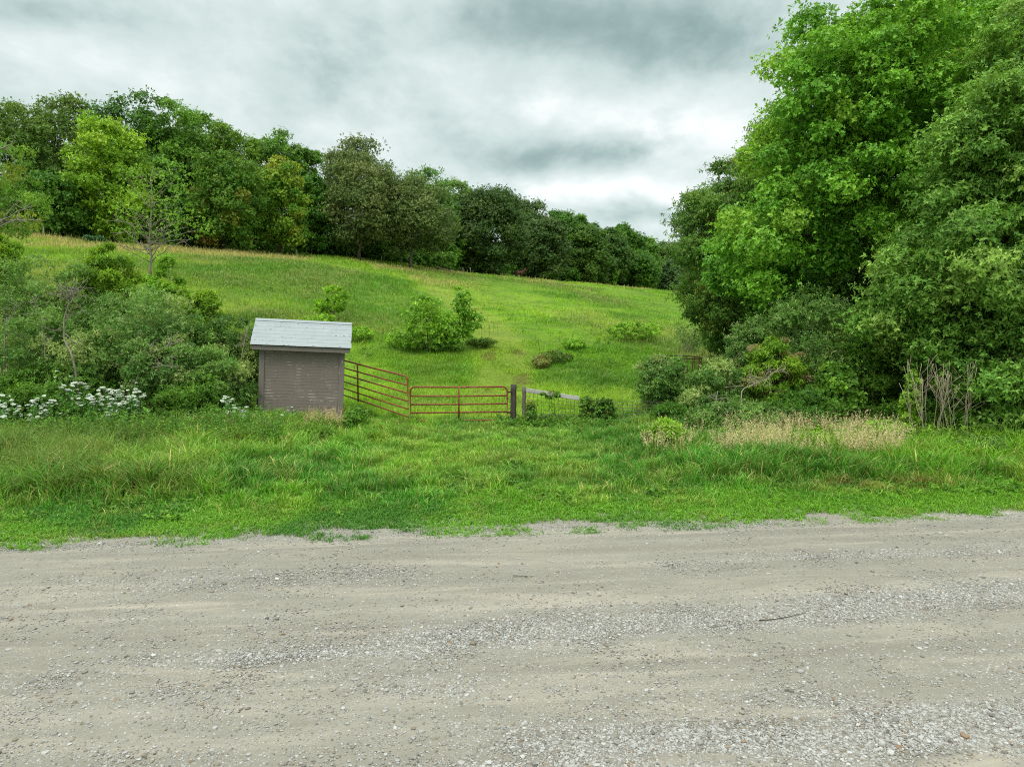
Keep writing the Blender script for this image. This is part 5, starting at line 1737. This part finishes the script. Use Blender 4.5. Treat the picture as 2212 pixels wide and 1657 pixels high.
# creepers on the last two posts
def creeper(label, px, D, pyt, wpx, seed, L=0.09, basef=0.0, lobe_n=18, stems=4):
    return shrub('creeper', label, px, D, pyt, wpx, pal((62, 100, 40), (78, 120, 46), (50, 86, 36), (120, 132, 60, .25)), seed, L=L, Wd=L * 0.75, lobe_n=lobe_n, lobe_r=0.17 if lobe_n > 10 else 0.09, shoots=30, per=4,
                 stems=stems, bark=M_GREEN, cat='creeper', droop=0.6, basef=basef, depth=0.26, group='creepers on the fence posts', stem_r=0.01)


creeper('dense creeper wrapped round the post at the end of the white board', 1267, 24.6, 850, 17, 761)
creeper('bushy vine standing right of the creeper covered post', 1308, 24.4, 862, 24, 762)
creeper('little vine sprig hanging over the middle of the white board', 1190, 24.72, 843, 26, 763, 0.06, 0.74, 8, 2)
creeper('low vine climbing the front of the black bucket', 1146, 24.45, 868, 9, 764, 0.06)

fence = thing('wire_fence', 'white board and rusty square mesh wire fence right of the gate', 'fence', G(1132, 24.9))
mb = MB()
b0, b1 = P(1137, 843, 24.92), P(1252, 861, 24.6)
ax = unit(b1 - b0)
upv = unit(np.array([0, 0, 1.0]) - ax * ax[2])
nv_ = np.cross(ax, upv)
mb.box((b0 + b1) / 2, (np.linalg.norm(b1 - b0) / 2, 0.012, 0.074), np.stack([ax, nv_, upv], 1), bev=0.004)
mb.build('top_board', M_WHITEBOARD, fence)
mb = MB()
W0 = [(1134, 24.86), (1268, 24.5), (1430, 24.1), (1500, 23.9)]
tops = [845, 868, 868, 872]
cols = np.linspace(0, 3, 46)
gx = lambda c: G(np.interp(c, range(4), [a_ for a_, _ in W0]), np.interp(c, range(4), [d_ for _, d_ in W0]))
zt_ = lambda c: P(np.interp(c, range(4), [a_ for a_, _ in W0]), np.interp(c, range(4), tops), np.interp(c, range(4), [d_ for _, d_ in W0]))[2]
G0 = [gx(c_) for c_ in cols]
for c_, g_ in zip(cols, G0):
    zt2 = zt_(c_)
    mb.tube([g_, [g_[0] + RNG.normal(0, .015), g_[1] + RNG.normal(0, .02), (g_[2] + zt2) / 2], [g_[0], g_[1], zt2]], 0.006, 4, cap=False)
for f in np.linspace(0.06, 1.0, 8):
    mb.tube([[g_[0], g_[1] - .009 + RNG.normal(0, .01), g_[2] + (zt_(c_) - g_[2]) * f + RNG.normal(0, .008)] for c_, g_ in zip(cols, G0)], 0.006, 4, cap=False)
mb.build('wire_mesh', M_WIRE, fence)

# bucket
bk = G(1146, 24.75)
bucket = thing('bucket', 'black plastic bucket with wire handle hanging by the grey post', 'bucket', bk)
mb = MB()
zb, zt2 = bk[2] + 0.02, P(1146, 886, 24.75)[2]
rad = [0.001, 0.088, 0.092, 0.108, 0.116, 0.116, 0.104, 0.085, 0.001]
hz_ = [zb, zb, zb + .02, zt2 - .05, zt2 - .04, zt2, zt2, zb + .03, zb + .03]
th = np.linspace(0, 2 * np.pi, 20, endpoint=False)
V = np.concatenate([np.stack([bk[0] + r_ * np.cos(th), bk[1] + r_ * np.sin(th), np.full(20, z_)], 1) for r_, z_ in zip(rad, hz_)])
mb.add(V, [(i * 20 + j, i * 20 + (j + 1) % 20, (i + 1) * 20 + (j + 1) % 20, (i + 1) * 20 + j) for i in range(8) for j in range(20)])
mb.build('pail', M_PLASTIC, bucket, smooth=True)
mb = MB()
th = np.linspace(0, np.pi, 13)
mb.tube(np.stack([bk[0] + 0.118 * np.cos(th), np.full(13, bk[1]), zt2 - .02 + 0.26 * np.sin(th)], 1), 0.006, 5)
mb.build('handle', M_IRON, bucket, smooth=True)

# rusty round hay feeder behind the right thicket
fd = G(1458, 32.5)
feeder = thing('hay_feeder', 'rusty round bale feeder ring half hidden behind the right thicket shrubs', 'feeder', fd)
fz = P(1458, 772, 32.5)[2]
th = np.linspace(0, 2 * np.pi, 33)
for z_ in (fd[2] + 0.12, fd[2] + (fz - fd[2]) * 0.5, fz):
    mb = MB()
    mb.tube(np.stack([fd[0] + 1.12 * np.cos(th), fd[1] + 1.12 * np.sin(th), np.full(33, z_)], 1), 0.026, 6, cap=False)
    mb.build('ring', M_IRON, feeder, smooth=True)
for k in range(16):
    a_ = 2 * math.pi * k / 16
    mb = MB()
    mb.tube([[fd[0] + 1.13 * math.cos(a_), fd[1] + 1.13 * math.sin(a_), fd[2]], [fd[0] + 1.13 * math.cos(a_ + .1), fd[1] + 1.13 * math.sin(a_ + .1), fz]], 0.022, 6)
    mb.build('upright_bar', M_IRON, feeder, smooth=True)

# far pasture fence posts along the wood
for i, (px, lab) in enumerate([(69, 'pale fence post at the left of the wood edge, thickest there'), (80, 'thin post just right of the pale one at the wood edge'), (95, 'thin post left of the young sumac at the wood edge'),
                               (640, 'thin fence post under the yellow leaved tree'), (824, 'thin post below the taller grey oak'), (866, 'thin post just left of the pale oak trunk'),
                               (1000, 'thin post below the dark oak, left of a close pair'), (1016, 'thin post below the dark oak, right of a close pair')]):
    D = ridge_D(px) - (2.0 if px < 900 else 4)
    g = G(px, D)
    mb = MB()
    hgt = 1.5 if i == 0 else 1.25
    r_ = 0.13 if i == 0 else 0.06
    mb.tube([g - np.array([0, 0, .2]), g + np.array([0.02, 0, hgt * 0.5]), g + np.array([0.0, 0, hgt])], [r_ * 1.05, r_, r_ * 0.92], 8)
    tag(mb.build('fence_post', M_DEAD, None, origin=g, smooth=True), lab, 'post', 'fence posts along the wood')

# fallen log at the pasture edge
g0, g1 = G(944, ridge_D(944) - 6), G(984, ridge_D(984) - 9)
mb = MB()
lp, lr = limb(g0 + np.array([0, 0, 0.75]), g1 + np.array([0, 0, 0.3]), 0.17, 0.08, np.random.default_rng(41), 0, 9, 0.02, 0)
mb.tube(lp, lr, 9)
for k in (3, 5):
    mb.tube([lp[k], lp[k] + np.array([0.3, -0.2, 0.6]), lp[k] + np.array([0.4, -0.4, 1.0])], [0.05, 0.035, 0.015], 6)
tag(mb.build('fallen_log', M_TWIG, None, origin=g0, smooth=True), 'pale fallen log lying at the wood edge right of the pale oak trunk', 'log')

# broken concrete in the left verge and sticks
def slab(label, px, py, D, sx_, seed):
    rg = np.random.default_rng(seed)
    g = G(px, D)
    bm = bmesh.new()
    bmesh.ops.create_icosphere(bm, subdivisions=3, radius=1)
    for v in bm.verts:
        nn = vnoise(np.array([v.co.x * 2 + 5 + seed]), np.array([v.co.y * 2 + v.co.z * 1.7]), seed)[0]
        v.co = Vector((v.co.x * sx_ * (0.8 + .4 * nn), v.co.y * sx_ * 0.6 * (0.8 + .4 * nn), max(min(v.co.z, 0.45), -0.5) * 0.30 * (0.8 + .4 * nn)))
    V = np.array([v.co[:] for v in bm.verts]) + g + np.array([0, 0, 0.16])
    F = [[v.index for v in f.verts] for f in bm.faces]
    bm.free()
    o = mesh('concrete_chunk', V, np.array(F).ravel(), np.full(len(F), 3), M_CONCRETE, None, origin=g)
    tag(o, label, 'rubble', 'broken concrete in the verge')


slab('flat grey broken concrete chunk in the weeds left of the shed front', 520, 966, 20.0, 0.34, 1)
slab('smaller concrete chunk beside the flat one in the weeds', 485, 968, 20.1, 0.20, 2)
rg = np.random.default_rng(55)
for (pxa, pya, pxb, pyb, r_, lab) in [(1640, 1338, 1740, 1322, 0.007, 'dark twig lying on the gravel band at the right of the road'), (1108, 1416 * 0 + 1240, 1142, 1242, 0.006, 'short straight twig on the road below the closed gate')]:
    a_, c_ = PZ(pxa, pya, 0.1), PZ(pxb, pyb, 0.1)
    a_[2], c_[2] = float(road_z(a_[0], a_[1])) + .02, float(road_z(c_[0], c_[1])) + .02
    lp, lr = limb(a_, c_, r_, r_ * 0.4, rg, 0, 8, 0.03, 0)
    lp[:, 2] = road_z(lp[:, 0], lp[:, 1]) + 0.02
    mb = MB()
    mb.tube(lp, lr, 6)
    for _ in range(3):
        q = along(lp, rg.uniform(0.3, 0.8))
        mb.tube([q, q + np.array([rg.normal(0, .06), rg.normal(0, .06), 0.01])], [r_ * .5, r_ * .3], 5)
    tag(mb.build('twig', M_BARKD, None, origin=a_), lab, 'twig')


# ------------------------------------------------------------------ horses
def hide_mat(name, c0, c1, socks):
    m, t = new_mat(name)
    co = t.n('ShaderNodeTexCoord').outputs['Object']
    sx_ = t.n('ShaderNodeSeparateXYZ')
    t.put(sx_.inputs[0], co)
    c = t.mix(t.noise(co, 2.5, 3), c0, c1)
    c = t.mix(t.math('LESS_THAN', t.math('ADD', sx_.outputs[2], t.math('MULTIPLY', t.noise(co, 9), 0.1)), 0.62), c, S(228, 222, 212) if socks else S(40, 28, 24))
    out(t, bsdf(t, c, 0.55, 0.3))
    return m


def horse(label, loc, yaw_, mat, mane_mat, head_up=1.0, scale=1.0):
    root = thing('horse', label, 'horse', loc, 'horses at the top of the pasture')
    root.rotation_euler = (0, 0, yaw_)
    root.scale = (scale,) * 3
    J = {  # x forward, z up: position and radii
        'pelvis': (-0.55, 0, 1.28, .30), 'loin': (-0.2, 0, 1.24, .31), 'chest': (0.25, 0, 1.20, .33), 'wither': (0.52, 0, 1.24, .28),
        'neck1': (0.78, 0, 1.48, .24), 'neck2': (0.98, 0, 1.74 * head_up, .17), 'poll': (1.10, 0, 1.93 * head_up, .115), 'brow': (1.22, 0, 1.87 * head_up, .13), 'nose': (1.46, 0, 1.62 * head_up, .095), 'muzzle': (1.55, 0, 1.52 * head_up, .08),
        'rump': (-0.76, 0, 1.27, .22)}
    E = [('pelvis', 'loin'), ('loin', 'chest'), ('chest', 'wither'), ('wither', 'neck1'), ('neck1', 'neck2'), ('neck2', 'poll'), ('poll', 'brow'), ('brow', 'nose'), ('nose', 'muzzle'), ('pelvis', 'rump')]
    for s, dx_f, dx_h in ((1, 0.06, -0.05), (-1, -0.08, 0.12)):
        f, h_ = 'f%d' % s, 'h%d' % s
        J.update({f + 'a': (0.44, .14 * s, 0.98, .14), f + 'k': (0.46 + dx_f, .15 * s, 0.56, .062), f + 'p': (0.45 + dx_f, .15 * s, 0.20, .045), f + 'h': (0.50 + dx_f, .15 * s, 0.04, .062),
                  h_ + 'a': (-0.60, .15 * s, 1.0, .19), h_ + 's': (-0.50 + dx_h, .16 * s, 0.80, .125), h_ + 'k': (-0.74 + dx_h, .16 * s, 0.54, .068), h_ + 'p': (-0.70 + dx_h, .16 * s, 0.20, .046), h_ + 'h': (-0.64 + dx_h, .16 * s, 0.04, .062),
                  'e%d' % s: (1.10, .06 * s, 2.06 * head_up, .03)})
        E += [('wither', f + 'a'), (f + 'a', f + 'k'), (f + 'k', f + 'p'), (f + 'p', f + 'h'), ('pelvis', h_ + 'a'), (h_ + 'a', h_ + 's'), (h_ + 's', h_ + 'k'), (h_ + 'k', h_ + 'p'), (h_ + 'p', h_ + 'h'), ('poll', 'e%d' % s)]
    names = list(J)
    me = bpy.data.meshes.new('body')
    me.from_pydata([J[k][:3] for k in names], [(names.index(a_), names.index(b_)) for a_, b_ in E], [])
    o = bpy.data.objects.new('body', me)
    COL.objects.link(o)
    o.parent = root
    md = o.modifiers.new('skin', 'SKIN')
    md.use_smooth_shade = True
    for i, k in enumerate(names):
        sv = me.skin_vertices[0].data[i]
        sv.radius = (J[k][3], J[k][3])
        sv.use_root = (k == 'pelvis')
    sb = o.modifiers.new('sub', 'SUBSURF')
    sb.levels = sb.render_levels = 2
    me.materials.append(mat)
    ORG[root.name] = np.zeros(3)
    mb = MB()
    mb.tube([(-0.90, 0, 1.40), (-1.04, 0, 1.28), (-1.10, 0, 0.95), (-1.08, 0, 0.62)], [0.05, 0.07, 0.085, 0.02], 8)
    mb.build('tail', mane_mat, root, smooth=True, local=True)
    mb = MB()
    mb.tube([(1.14, 0, 2.08 * head_up), (0.90, 0, 1.96 * head_up), (0.66, 0, 1.74), (0.44, 0, 1.52)], [0.03, 0.07, 0.08, 0.03], 8)
    mb.build('mane', mane_mat, root, smooth=True, local=True)
    return root


M_MANE, t = new_mat('dark_mane')
out(t, bsdf(t, S(30, 24, 22), 0.7, 0.2))
hD = ridge_D(1122) - 9
gh = G(1123, hD)
horse('chestnut brown horse in front, head up, facing right by the wood', (gh[0], gh[1], gh[2]), R(-12), hide_mat('chestnut_hide', S(72, 44, 34), S(98, 60, 44), False), M_MANE)
gh = G(1117, hD + 2.5)
horse('darker brown horse with white legs standing behind the chestnut one', (gh[0], gh[1], gh[2]), R(8), hide_mat('bay_hide', S(50, 34, 28), S(70, 48, 38), True), M_MANE, 0.94, 0.97)
